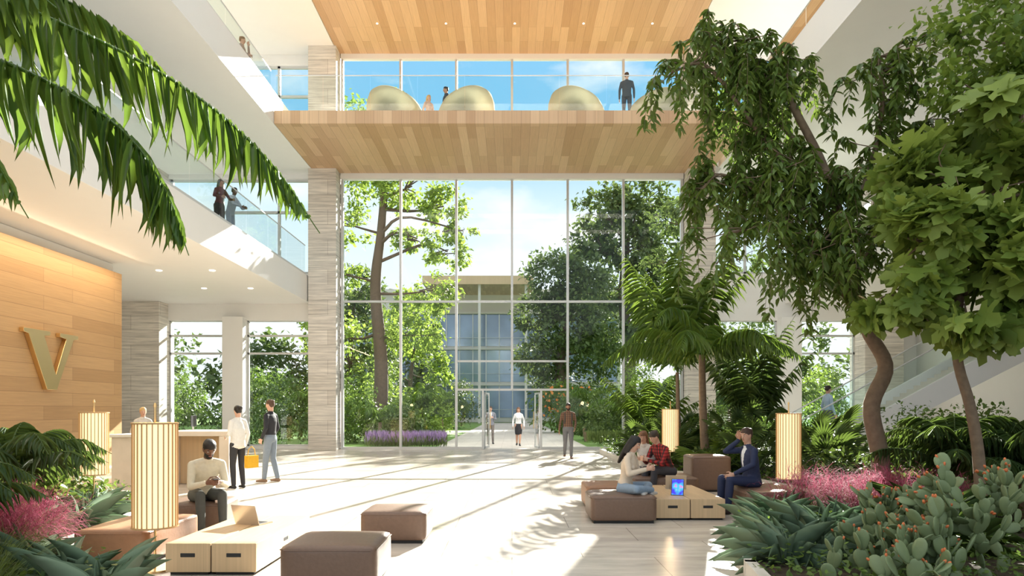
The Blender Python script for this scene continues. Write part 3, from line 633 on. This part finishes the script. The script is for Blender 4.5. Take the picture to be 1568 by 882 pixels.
for x,y,r,h in ((5.6,11.5,.55,.6),(5.9,10.6,.5,.6),(4.8,15.6,.5,.5),(3.8,19.2,.5,.6),(3.9,22.0,.6,.7),(5.0,24.4,.7,.9),(6.3,20,.8,1.1),(6.6,22.5,.8,1.2),(7.2,12,.8,.9),(8.5,14,.9,1.1),(8.5,10.5,.9,.9),(9.5,16.8,.9,1.1),(11,16,1,1.2),(5.4,18.6,.7,.9)):
    shrub('leafy_shrub',[(x,y,.1+h*.6,r,r,h*.7,1000)],.11,random.choice([M_shrub,M_shrub,M_palmd]))
for x,y in ((3.95,9.05),(4.4,8.8),(4.85,8.95),(5.35,8.6),(4.75,8.5)): grass(x,y,.12,520,1.0)
for x,y in ((2.75,7.3),(3.2,7.0),(3.0,8.0),(3.65,7.9),(3.4,8.6),(4.1,8.2),(2.6,6.5),(3.8,7.2),(2.95,6.6),(3.35,7.5)): agave(x,y,ln=random.uniform(.5,.72))
for x,y in ((4.7,7.6),(4.4,7.0)): agave(x,y,ln=.8,w=.03,m=M_palmd,name='dianella_plant')
# prickly pear
def cactus(x,y,h,spread=.3,n0=5):
    pads=[];fr=[]
    def grow(p,d,nv,s,depth):
        if len(pads)>80: return
        pads.append((p,d,nv,s)); top=p+d*s*1.9
        if depth==0 or (top[2]>h and random.random()<.7):
            for k in range(random.choice([0,0,1,1,2])):
                a=random.uniform(-1,1); sd=np.cross(d,nv); q=p+d*s*(.95+.95*math.cos(a))+sd*s*.72*math.sin(a); fr.append((q,d+sd*a*.7))
            return
        for k in range(random.choice([1,2,2,2])):
            a=random.uniform(-.9,.9); sd=np.cross(d,nv); st=p+d*s*(.95+.85*math.cos(a))+sd*s*.62*math.sin(a)
            nd=d*math.cos(a)+sd*math.sin(a)+rng.normal(size=3)*.25; nd[2]=abs(nd[2])+.25; nd/=np.linalg.norm(nd)
            nn=nv+rng.normal(size=3)*.8; nn-=nn.dot(nd)*nd; nn/=np.linalg.norm(nn); grow(st,nd,nn,s*random.uniform(.85,1.05),depth-1)
    for k in range(n0):
        nn=np.array([random.uniform(-1,1),-1,0]); nn/=np.linalg.norm(nn); d=np.array([random.uniform(-.4,.4),0,1.]); d-=d.dot(nn)*nn; d/=np.linalg.norm(d)
        grow(np.array([x+random.uniform(-spread,spread),y+random.uniform(-.25,.25),.1]),d,nn,random.uniform(.075,.10),max(2,int(h/.14)))
    e=empty('prickly_pear_cactus')
    P=np.array([p+d*s*.95 for p,d,nv,s in pads]); D=np.array([d for p,d,nv,s in pads]); NV=np.array([nv for p,d,nv,s in pads]); s=np.array([q[3] for q in pads])
    tv=SPH[0][:,[0,2,1]].copy(); tv[:,0]*=(.85+.15*tv[:,1]); V,F=scat((tv,SPH[1]),D,NV,np.stack([s*.72,s,s*.16],1),P); fast('pads',V,F,M_cact,parent=e)
    if fr:
        P=np.array([q for q,_ in fr]); D=np.array([d for _,d in fr]); k=len(P); V,F=scat((SPH[0][:,[0,2,1]],SPH[1]),D,np.tile([.1,-1,.1],(k,1)),np.tile([.011,.018,.011],(k,1)),P); fast('fruits',V,F,M_fruit,parent=e)
for x,y,h in ((2.75,5.45,.35),(3.15,5.7,.5),(3.5,5.5,.7),(3.75,5.9,1.0),(4.0,5.6,1.1),(4.3,6.2,1.25),(4.5,5.5,1.25),(3.9,6.6,.8),(3.3,6.1,.45),(3.2,5.1,.4)): cactus(x,y,h)
# --- interior left
for x,y,l in ((-2.95,4.9,.6),(-3.25,5.45,.55),(-3.6,5.5,.5),(-5.2,8.2,.6),(-5.5,8.9,.55),(-5.4,7.6,.55),(-4.4,6.2,.5),(-5.9,9.6,.5)): agave(x,y,ln=l)
for x,y in ((-5.1,7.0),(-5.6,7.2),(-4.9,6.6),(-5.2,6.3)): grass(x,y,.12,520,1.0)
for x,y in ((-4.2,5.5),(-3.9,5.0),(-4.5,5.9),(-4.7,5.2)): grass(x,y,.12,480,.9,False)
palm('parlor_palm',-5.75,7.8,.1,.7,14,1.4,.38,M_palmd,n=28,w=.035,tr=.04,elr=(.5,1.4),rise=.7)
palm('parlor_palm',-6.9,8.9,.1,.6,12,1.4,.38,M_palmd,n=28,w=.035,tr=.04,elr=(.4,1.4),rise=.7)
palm('parlor_palm',-4.75,5.5,.1,.5,13,1.25,.34,M_palmd,n=28,w=.03,tr=.04,elr=(.6,1.4),rise=.7)
fanpalm('fan_palm',-6.3,6.8,.1,10,1.3,.5)
for x,y,r,h in ((-7.2,10.8,.6,.6),(-8.4,11.4,.6,.7),(-6.2,8.8,.5,.5),(-9.6,11.6,.7,.8)): shrub('leafy_shrub',[(x,y,.1+h*.6,r,r,h*.7,800)],.11,M_shrub)
# big foreground palm
e=empty('coconut_palm'); V,F=tube([(-7.2,5.6,.1),(-7.0,5.6,2),(-6.6,5.6,4),(-6.1,5.6,5.3)],.16,.1,14,30); fast('trunk',V,F,M_bark,parent=e)
C=(-6.1,5.6,5.3)
fr=[([C,(-4.6,5.6,5.05),(-3.5,5.55,4.62),(-2.6,5.5,4.12),(-1.95,5.45,3.55),(-1.52,5.4,2.95)],.72,1.0,62),
    ([C,(-4.9,5.3,4.6),(-3.6,5.0,4.05),(-2.85,4.9,3.6),(-2.5,4.9,3.15),(-2.32,4.9,2.66)],.80,.75,54),
    ([C,(-5.0,5.8,5.35),(-4.0,5.9,5.15),(-3.3,6.0,4.75),(-2.9,6.1,4.3)],.8,.4,46),
    ([C,(-5.3,5.2,4.5),(-4.4,5.0,4.0),(-3.85,4.9,3.55),(-3.4,4.8,2.9)],.7,.6,42),
    ([C,(-5.3,5.0,5.5),(-4.3,4.7,5.1),(-3.5,4.6,4.6),(-3.0,4.5,4.2)],.75,.5,46),
    ([C,(-5.5,5.1,4.4),(-4.7,4.8,3.6),(-4.05,4.6,2.9),(-3.62,4.5,2.3)],.5,.6,40),
    ([C,(-6.6,6.4,5.7),(-7.2,7.3,5.4),(-7.8,8.0,4.5)],.6,.7,44),([C,(-6.9,5.0,5.6),(-7.8,4.4,5.2),(-8.6,4,4.3)],.6,.7,44)]
V,F=cat([frond(p,l,M_palm,n=n,droop=dr,fwd=.6,w=.05,side=.8,nr=.02,jit=.13) for p,l,dr,n in fr]); fast('fronds',V,F,M_palm,parent=e)
# ------------------------------------------------------------------ people
SK={'dark':mat('skin_dark',(.15,.07,.04),.5),'light':mat('skin_light',(.58,.34,.24),.5),'mid':mat('skin_tan',(.38,.2,.12),.5)}
_mc={}
def cm(c):
    if not isinstance(c,tuple): return c
    if c not in _mc: _mc[c]=mat('fabric_%d'%len(_mc),c,.8,noise=.12,scale=25)
    return _mc[c]
M_eye=mat('eye_white',(.7,.7,.68),.3); M_iris=mat('iris_dark',(.03,.02,.015),.2); M_lip=mat('lips',(.35,.12,.10),.5)
def person(name,loc,heading,top,bottom,skin='light',hair=(.05,.03,.02),shoe=(.03,.03,.03),H=1.75,lean=0,pel=(0,0,.95),
    el=((.24,.03,1.13),(-.24,.03,1.13)),wr=((.25,-.06,.88),(-.25,-.06,.88)),kn=((.10,-.03,.5),(-.10,-.03,.5)),an=((.11,.02,.09),(-.11,.02,.09)),
    hd=(0,5),style='short',short=False,fem=False,skirt=False,jacket=False,vox=.012,toe=None,hdir=None,shirt=None):
    U=Vector((0,-math.sin(rad(lean)),math.cos(rad(lean)))); pel=Vector(pel); X=Vector((1,0,0)); pr=[]; Fw=Vector((0,-math.cos(rad(lean)),-math.sin(rad(lean))))
    sw=.15 if fem else .175
    def A(pts,rw,rd,ref,lab,n=12,cap=1.0): pr.append((loft(pts,rw,rd,ref,n,.03,cap),lab))
    t=[.06,.12,.2,.32,.40,.445,.485]; wd=[.148,.125,.12,.142,.14,.115,.06] if fem else [.15,.14,.148,.168,.172,.14,.07]; dp=[.108,.09,.095,.115,.095,.075,.05] if fem else [.11,.10,.105,.115,.10,.08,.055]
    A([pel+U*k for k in t],wd,dp,X,'top',20,.4)
    A([pel-U*.05,pel+U*.08],[.150,.143],[.108,.104],X,'bottom',18,.7)
    if fem:
        for s in (1,-1): A([pel+U*.31+X*s*.062+Fw*.055,pel+U*.31+X*s*.062+Fw*.075],[.055,.045],[.055,.045],X,'top',10)
    if jacket: A([pel-U*.07,pel+U*.1,pel+U*.3],[.168,.152,.16],[.125,.115,.12],X,'top',18,.4)
    S=[pel+U*.435+X*sw*s for s in (1,-1)]
    A([S[0],pel+U*.455,S[1]],[.05,.055,.05],[.05,.055,.05],(0,0,1),'top')
    for s in (1,-1): A([pel+U*.50+X*s*.04,pel+U*.46+X*s*sw*.8],[.035,.045],[.035,.045],(0,0,1),'top')
    nec=pel+U*.53; yaw,pit=hd; Rz=Matrix.Rotation(rad(yaw),3,'Z'); f=Rz@Vector((0,-math.cos(rad(pit)),-math.sin(rad(pit)))); hu=Rz@Vector((0,-math.sin(rad(pit)),math.cos(rad(pit)))); r=f.cross(hu)
    hc=nec+(U*.45+hu*.55).normalized()*.135
    A([nec-U*.05,hc-hu*.05-f*.012],[.056,.05],[.054,.05],X,'skin')
    A([nec-U*.045,nec-U*.012],[.068,.062],[.064,.06],X,'top',12,.3)
    hp=[(-.108,.046,.022,.022),(-.085,.034,.042,.046),(-.05,.014,.058,.072),(-.01,.002,.066,.084),(.03,-.002,.071,.09),(.065,-.006,.068,.084),(.09,-.008,.054,.068),(.103,-.008,.034,.044)]
    A([hc+hu*a+f*o for a,o,w,d in hp],[q[2] for q in hp],[q[3] for q in hp],r,'skin',18,.25)
    A([hc+f*.078+hu*.012,hc+f*.096-hu*.028],[.008,.013],[.010,.013],r,'skin',8)
    A([hc+f*.068+hu*.03-r*.035,hc+f*.074+hu*.028,hc+f*.068+hu*.03+r*.035],[.009]*3,[.009]*3,hu,'skin',8)
    for s in (1,-1): A([hc+r*s*.07-hu*.028,hc+r*s*.076+hu*.014],[.008,.009],[.014,.019],r,'skin',8)
    hh=[(-.03,-.058,.056,.046),(.015,-.036,.076,.066),(.05,-.020,.080,.086),(.078,-.006,.072,.092),(.10,-.007,.054,.07),(.112,-.008,.034,.046)]
    A([hc+hu*a+f*o for a,o,w,d in hh],[q[2] for q in hh],[q[3] for q in hh],r,'hair',18,.25)
    if style=='long':
        A([hc+hu*.05-f*.05,hc-hu*.08-f*.075,hc-hu*.2-f*.09,hc-hu*.36-f*.10],[.078,.088,.09,.055],[.05,.045,.04,.02],r,'hair',14)
        for s in (1,-1): A([hc+hu*.05+f*.0+r*s*.062,hc-hu*.05-f*.02+r*s*.08,hc-hu*.17-f*.04+r*s*.075],[.022,.018,.015],[.045,.04,.03],r,'hair',8)
    if style=='bun': A([hc+hu*.04-f*.1,hc+hu*.06-f*.12],[.04,.035],[.04,.035],r,'hair')
    if style=='beard': A([hc-hu*.106+f*.045,hc-hu*.084+f*.037,hc-hu*.06+f*.016],[.028,.048,.060],[.026,.047,.062],r,'hair',12,.3)
    for i,s in ((0,1),(1,-1)):
        e=Vector(el[i]); w=Vector(wr[i]); A([S[i],S[i].lerp(e,.5),e],[.054,.05,.042],[.054,.05,.042],(0,1,.2),'top')
        A([e,e.lerp(w,.4),w],[.042,.041,.031],[.042,.041,.031],(0,1,.2),'skin' if short else 'top',12,.4)
        d=(w-e).normalized()
        if hdir and hdir[i]: d=Vector(hdir[i]).normalized()
        lat=Vector((0,-1,0)) if abs(d.z)>.6 else Vector((0,0,1)); lat=(lat-lat.dot(d)*d).normalized(); pal=d.cross(lat)
        if pal.x*s>0: pal=-pal
        w2=w+d*.025; A([w,w2+d*.03,w2+d*.075],[.025,.034,.038],[.02,.016,.015],lat,'skin',10)
        for k,ln in enumerate((.068,.078,.072,.055)):
            o=(1.5-k); b0=w2+d*.075+lat*o*.024; d1=(d*.9+pal*.35+lat*o*.08).normalized(); d2=(d*.5+pal*.85+lat*o*.05).normalized()
            A([b0,b0+d1*ln*.55,b0+d1*ln*.55+d2*ln*.45],[.0088,.0082,.007],[.0088,.0082,.007],lat,'skin',8)
        tb=w2+d*.02+lat*.034; A([tb,tb+(lat*.7+d*.65+pal*.35).normalized()*.038,tb+(lat*.45+d*.85+pal*.5).normalized()*.068],[.013,.011,.009],[.013,.011,.009],pal,'skin',8)
        h=pel+X*s*.088-U*.03; k=Vector(kn[i]); a=Vector(an[i])
        A([h,h.lerp(k,.5),k],[.09,.078,.06],[.092,.08,.062],X,'skin' if skirt else 'bottom',14)
        A([k,k.lerp(a,.35),a],[.06,.058,.046 if not skirt else .036],[.062,.062,.048 if not skirt else .036],X,'skin' if skirt else 'bottom',14,.6)
        td=Vector(toe[i]).normalized() if toe else Vector((s*.15,-1,0)).normalized()
        dn=Vector((0,0,-.052)); ref=td.cross(Vector((0,0,1)))
        A([a+dn-td*.035,a+dn*1.0+td*.07,a+dn*1.15+td*.155],[.036,.044,.036],[.037,.034,.024],ref,'shoe',12); A([a+Vector((0,0,.01)),a+dn],[.038,.036],[.038,.036],X,'shoe',12,.3)
    if skirt:
        kk=(Vector(kn[0])+Vector(kn[1]))/2; A([pel+U*.08,pel-U*.05,pel.lerp(kk,.6),kk+Vector((0,0,.03))],[.125,.16,.165,.15],[.1,.12,.13,.125],X,'bottom',18,.2)
    mesh=bpy.data.meshes.new('tmp'); V=[];F=[]; G={}
    for (v,fc),lab in pr:
        o=len(V); V+=[tuple(p) for p in v]; F+=[[i+o for i in q] for q in fc]
        gv,gf=G.setdefault(lab,([],[])); o2=len(gv); gv+=[tuple(p) for p in v]; gf+=[[i+o2 for i in q] for q in fc]
    mesh.from_pydata(V,[],F); ob=bpy.data.objects.new('tmp',mesh); COL.objects.link(ob)
    bm=bmesh.new(); bm.from_mesh(mesh); bmesh.ops.recalc_face_normals(bm,faces=bm.faces); bm.to_mesh(mesh); bm.free()
    md=ob.modifiers.new('r','REMESH'); md.mode='VOXEL'; md.voxel_size=vox
    ms=ob.modifiers.new('s','SMOOTH'); ms.factor=.5; ms.iterations=2
    dg=bpy.context.evaluated_depsgraph_get(); me=bpy.data.meshes.new_from_object(ob.evaluated_get(dg)); bpy.data.objects.remove(ob)
    order=['skin','top','bottom','shoe','hair','shirt']; hm=mat('hair',hair,.6,noise=.3,scale=60)
    mats=[SK[skin],cm(top),cm(bottom),cm(shoe),hm,cm(shirt or top)]
    bias={'skin':0,'top':.008,'bottom':.003,'shoe':.005,'hair':.007}
    T={k:BVHTree.FromPolygons(v,fc) for k,(v,fc) in G.items()}
    idx=[]
    for p in me.polygons:
        c=p.center; bl=None; bd=9
        for k,t_ in T.items():
            q=t_.find_nearest(c,.2)
            if q[0] is not None and q[3]-bias[k]<bd: bd=q[3]-bias[k]; bl=k
        idx.append(order.index(bl or 'top'))
    if shirt:
        for q,p in enumerate(me.polygons):
            if idx[q]==1:
                v=Vector(p.center)-pel; hgt=v.dot(U)
                if v.dot(Fw)>.05 and .2<hgt<.52 and abs(v.x)<.01+.05*max(0,(hgt-.2)/.3): idx[q]=5
    b=MB(); b.mats=mats[:]
    b.v=[tuple(v.co) for v in me.vertices]; b.f=[list(p.vertices) for p in me.polygons]; b.m=idx; b.s=[True]*len(b.f)
    def ell(c,a1,a2,a3,m): 
        Mx=Matrix((( *(r*a1),),( *(f*a2),),( *(hu*a3),))).transposed().to_4x4(); Mx.translation=c
        b.add([tuple(q) for q in SPH[0]],[tuple(int(z) for z in q) for q in SPH[1]],m,True,Mx)
    for s in (1,-1):
        ell(hc+r*s*.029+f*.0725+hu*.006,.012,.009,.0062,M_eye); ell(hc+r*s*.029+f*.0795+hu*.006,.006,.004,.0058,M_iris)
        ell(hc+r*s*.031+f*.077+hu*.027,.017,.007,.0035,hm)
    ell(hc+f*.078-hu*.056,.021,.008,.0065,M_lip)
    o=b.build(name,loc=loc,rz=rad(heading)); o.scale=(H/1.75,)*3; bpy.data.meshes.remove(me); return o
SIT=dict(pel=(0,0,.49),kn=((.13,-.42,.50),(-.13,-.42,.50)),an=((.13,-.46,.09),(-.12,-.44,.09)))
P_navy=(.02,.03,.08)
person('man_sitting_with_phone',(-3.98,8.78,0),38,(.58,.54,.42),(.06,.065,.06),'dark',(.01,.008,.006),(.04,.03,.025),lean=30,hd=(0,32),el=((.21,-.30,.60),(-.21,-.30,.60)),wr=((.09,-.50,.66),(-.09,-.50,.66)),hdir=((-.5,-.6,.1),(.5,-.6,.1)),style='beard',vox=.009,**SIT)
person('woman_standing_white_jacket',(-5.42,13.5,0),-125,(.72,.70,.66),(.03,.03,.035),'light',(.015,.012,.01),H=1.66,fem=True,jacket=True,style='bun',vox=.010,el=((.22,.03,1.14),(-.22,.03,1.14)),wr=((.14,-.2,1.08),(-.23,-.08,.9)))
person('man_standing_black_shirt',(-5.2,14.7,0),-100,(.02,.02,.025),(.20,.24,.29),'light',(.08,.04,.02),(.25,.16,.1),H=1.8,vox=.010,wr=((.2,-.08,.93),(-.2,-.08,.93)),kn=((.1,-.05,.5),(-.1,0,.5)),an=((.11,-.08,.09),(-.11,.1,.09)))
person('man_walking_backpack',(1.8,21.9,0),0,plaidmat('brown_plaid',(.30,.17,.1),(.12,.07,.05),(.5,.4,.35)),(.16,.16,.17),'mid',(.03,.02,.015),(.2,.12,.08),H=1.8,style='beard',kn=((.09,-.1,.5),(-.09,.02,.48)),an=((.09,-.1,.09),(-.09,.22,.13)),wr=((.2,-.16,.95),(-.27,.05,.88)))
person('woman_entering',(.28,29.6,0),0,(.7,.7,.7),(.02,.02,.025),'light',(.12,.05,.02),H=1.7,fem=True,skirt=True,style='long',kn=((.07,-.06,.5),(-.07,.02,.5)),an=((.05,-.12,.09),(-.07,.14,.11)))
person('man_entering_with_phone',(-.98,31.2,0),5,(.2,.21,.25),(.16,.14,.13),'light',(.05,.03,.02),H=1.75,jacket=True,shirt=(.7,.7,.7),el=((.24,.02,1.13),(-.24,.03,1.13)),wr=((.1,-.22,1.2),(-.25,-.06,.88)))
person('receptionist',(-8.6,15.9,0),35,(.6,.56,.5),(.05,.05,.06),'light',(.55,.36,.15),H=1.64,fem=True,style='bun',lean=5,vox=.012)
person('woman_on_balcony',(-8.75,20.4,6.75),60,(.10,.02,.03),(.03,.02,.025),'mid',(.012,.008,.006),H=1.72,fem=True,style='long',lean=8,el=((.25,-.16,1.16),(-.25,-.1,1.16)),wr=((.2,-.38,1.1),(-.2,-.36,1.1)))
person('man_on_balcony',(-8.75,21.2,6.75),80,(.45,.5,.58),(.4,.45,.55),'dark',(.012,.008,.006),H=1.74,jacket=True,lean=14,el=((.25,-.26,1.12),(-.25,-.26,1.12)),wr=((.12,-.45,1.08),(-.12,-.45,1.08)))
person('man_on_upper_balcony',(-8.3,21.0,11.3),100,(.35,.27,.24),(.12,.12,.14),'light',(.15,.08,.04),H=1.76,el=((.25,-.16,1.2),(-.27,0,1.13)),wr=((.12,-.16,1.5),(-.2,-.2,1.1)),hdir=((0,.1,1),None))
person('woman_on_bridge',(-3.0,24.6,11.3),40,(.6,.42,.35),(.3,.25,.22),'light',(.6,.38,.15),H=1.62,fem=True,style='long')
person('man_on_bridge',(-2.35,24.3,11.3),-70,(.04,.045,.06),(.05,.05,.06),'mid',(.02,.015,.01),H=1.78,jacket=True)
person('man_on_bridge',(3.9,23.2,11.3),170,(.05,.055,.065),(.05,.05,.06),'light',(.06,.035,.02),H=1.74,jacket=True)
person('woman_on_stairs',(9.3,20.1,.575),100,(.4,.52,.66),(.1,.1,.12),'light',(.03,.02,.015),H=1.72,fem=True,kn=((.1,-.05,.5),(-.1,-.15,.58)),an=((.1,.02,.09),(-.1,-.2,.2)))
person('woman_sitting_cream_sweater',(1.62,9.72,0),62,(.66,.55,.43),(.22,.30,.40),'light',(.012,.01,.01),(.5,.48,.45),H=1.66,fem=True,style='long',lean=12,hd=(0,25),pel=(0,.02,.49),
  kn=((.30,-.26,.49),(-.30,-.26,.49)),an=((-.06,-.32,.47),(.06,-.38,.45)),toe=((-1,-.1,0),(1,-.1,0)),el=((.22,-.12,.70),(-.22,-.12,.70)),wr=((.08,-.32,.76),(-.08,-.32,.76)),hdir=((-.3,-.7,.2),(.3,-.7,.2)),vox=.009)
person('man_sitting_plaid_shirt',(2.78,12.15,0),-62,plaidmat('red_plaid',(.5,.03,.03),(.03,.02,.02),(.25,.1,.1)),(.04,.04,.05),'light',(.04,.025,.015),(.05,.05,.05),lean=28,hd=(-5,30),el=((.21,-.32,.62),(-.21,-.32,.62)),wr=((.07,-.5,.68),(-.07,-.5,.68)),vox=.010,**SIT)
person('woman_sitting_brown_hair',(2.42,12.5,0),-20,(.66,.62,.56),(.2,.2,.22),'light',(.16,.07,.03),H=1.66,lean=18,hd=(-5,18),fem=True,style='long',el=((.21,-.22,.7),(-.22,-.24,.78)),wr=((.06,-.42,.72),(-.09,-.26,1.02)),hdir=(None,(.1,.1,1)),vox=.011,pel=(0,.1,.49),kn=((.1,-.3,.50),(-.1,-.3,.50)),an=((.1,-.32,.09),(-.1,-.32,.09)))
person('man_sitting_navy_suit',(3.64,10.35,0),-80,P_navy,P_navy,'light',(.06,.03,.02),(.04,.025,.02),H=1.78,lean=8,hd=(20,8),jacket=True,shirt=(.75,.78,.82),el=((.24,-.12,.73),(-.24,-.30,.90)),wr=((.16,-.36,.60),(-.12,-.15,1.07)),hdir=(None,(.05,.05,1)),vox=.009,**SIT)
b=MB()
b.box(-.035,.035,-.07,.07,-.004,.004,M_dark); b.build('smartphone',.002,loc=(-3.60,8.30,.71),rz=rad(38))
b=MB(); b.box(-.13,.13,-.05,.05,0,.24,cm((.7,.38,.02))); v,f=loft([(-.09,0,.24),(-.07,0,.36),(0,0,.42),(.07,0,.36),(.09,0,.24)],[.008]*5,[.008]*5,(0,1,0),6); b.add(v,f,cm((.7,.38,.02)),True); b.build('yellow_handbag',.02,loc=(-5.12,13.42,.42),rz=rad(60))
b=MB(); b.box(-.15,.15,.12,.3,.98,1.42,cm((.08,.07,.06)))
for s in (-1,1): 
    v,f=loft([(s*.1,.14,1.42),(s*.11,0,1.48),(s*.11,-.13,1.38),(s*.12,-.12,1.15),(s*.14,.1,1.05)],[.02]*5,[.008]*5,(1,0,0),8); b.add(v,f,cm((.08,.07,.06)),True)
b.build('backpack',.03,loc=(1.8,21.9,0))
# ------------------------------------------------------------------ light, sky, camera
w=bpy.data.worlds.new('sky'); scene.world=w; w.use_nodes=True; nt=w.node_tree; bg=nt.nodes['Background']
tc=N(nt,'ShaderNodeTexCoord'); sp=N(nt,'ShaderNodeSeparateXYZ'); L(nt,tc.outputs['Generated'],sp.inputs[0])
cr=N(nt,'ShaderNodeValToRGB'); L(nt,sp.outputs[2],cr.inputs[0]); E=cr.color_ramp.elements
E[0].position=0; E[0].color=(.58,.60,.62,1); E[1].position=1; E[1].color=(.95,.94,.93,1)
for p,c in ((.18,(.52,.58,.62)),(.29,(.40,.51,.59)),(.38,(.16,.36,.53)),(.52,(.14,.34,.52)),(.68,(.72,.75,.78))): q=E.new(p); q.color=(*c,1)
mp=N(nt,'ShaderNodeMapping'); mp.inputs['Scale'].default_value=(2.2,2.2,5); mp.inputs['Location'].default_value=(.35,.2,.1); L(nt,tc.outputs['Generated'],mp.inputs[0])
nz=N(nt,'ShaderNodeTexNoise'); nz.inputs['Scale'].default_value=1.7; nz.inputs['Detail'].default_value=7; L(nt,mp.outputs[0],nz.inputs['Vector'])
r2=N(nt,'ShaderNodeMapRange'); r2.inputs[1].default_value=.48; r2.inputs[2].default_value=.62; L(nt,nz.outputs['Fac'],r2.inputs[0])
mx=N(nt,'ShaderNodeMix',data_type='RGBA'); L(nt,r2.outputs[0],mx.inputs[0]); L(nt,cr.outputs[0],mx.inputs[6]); mx.inputs[7].default_value=(.62,.62,.62,1)
L(nt,mx.outputs[2],bg.inputs[0]); bg.inputs[1].default_value=1.15
s=bpy.data.lights.new('sun','SUN'); s.energy=14; s.angle=rad(.4); s.color=(1,.94,.85)
o=bpy.data.objects.new('sun',s); COL.objects.link(o); o.rotation_euler=Vector((-.3,-1,-.5)).to_track_quat('-Z','Y').to_euler()
cam=bpy.data.cameras.new('camera'); cam.lens=24; cam.sensor_width=36; cam.shift_y=.1193; cam.clip_end=500
o=bpy.data.objects.new('camera',cam); o.location=(0,0,1.55); o.rotation_euler=(rad(90),0,0); COL.objects.link(o); scene.camera=o
scene.view_settings.view_transform='Standard'
scene.view_settings.exposure=.75
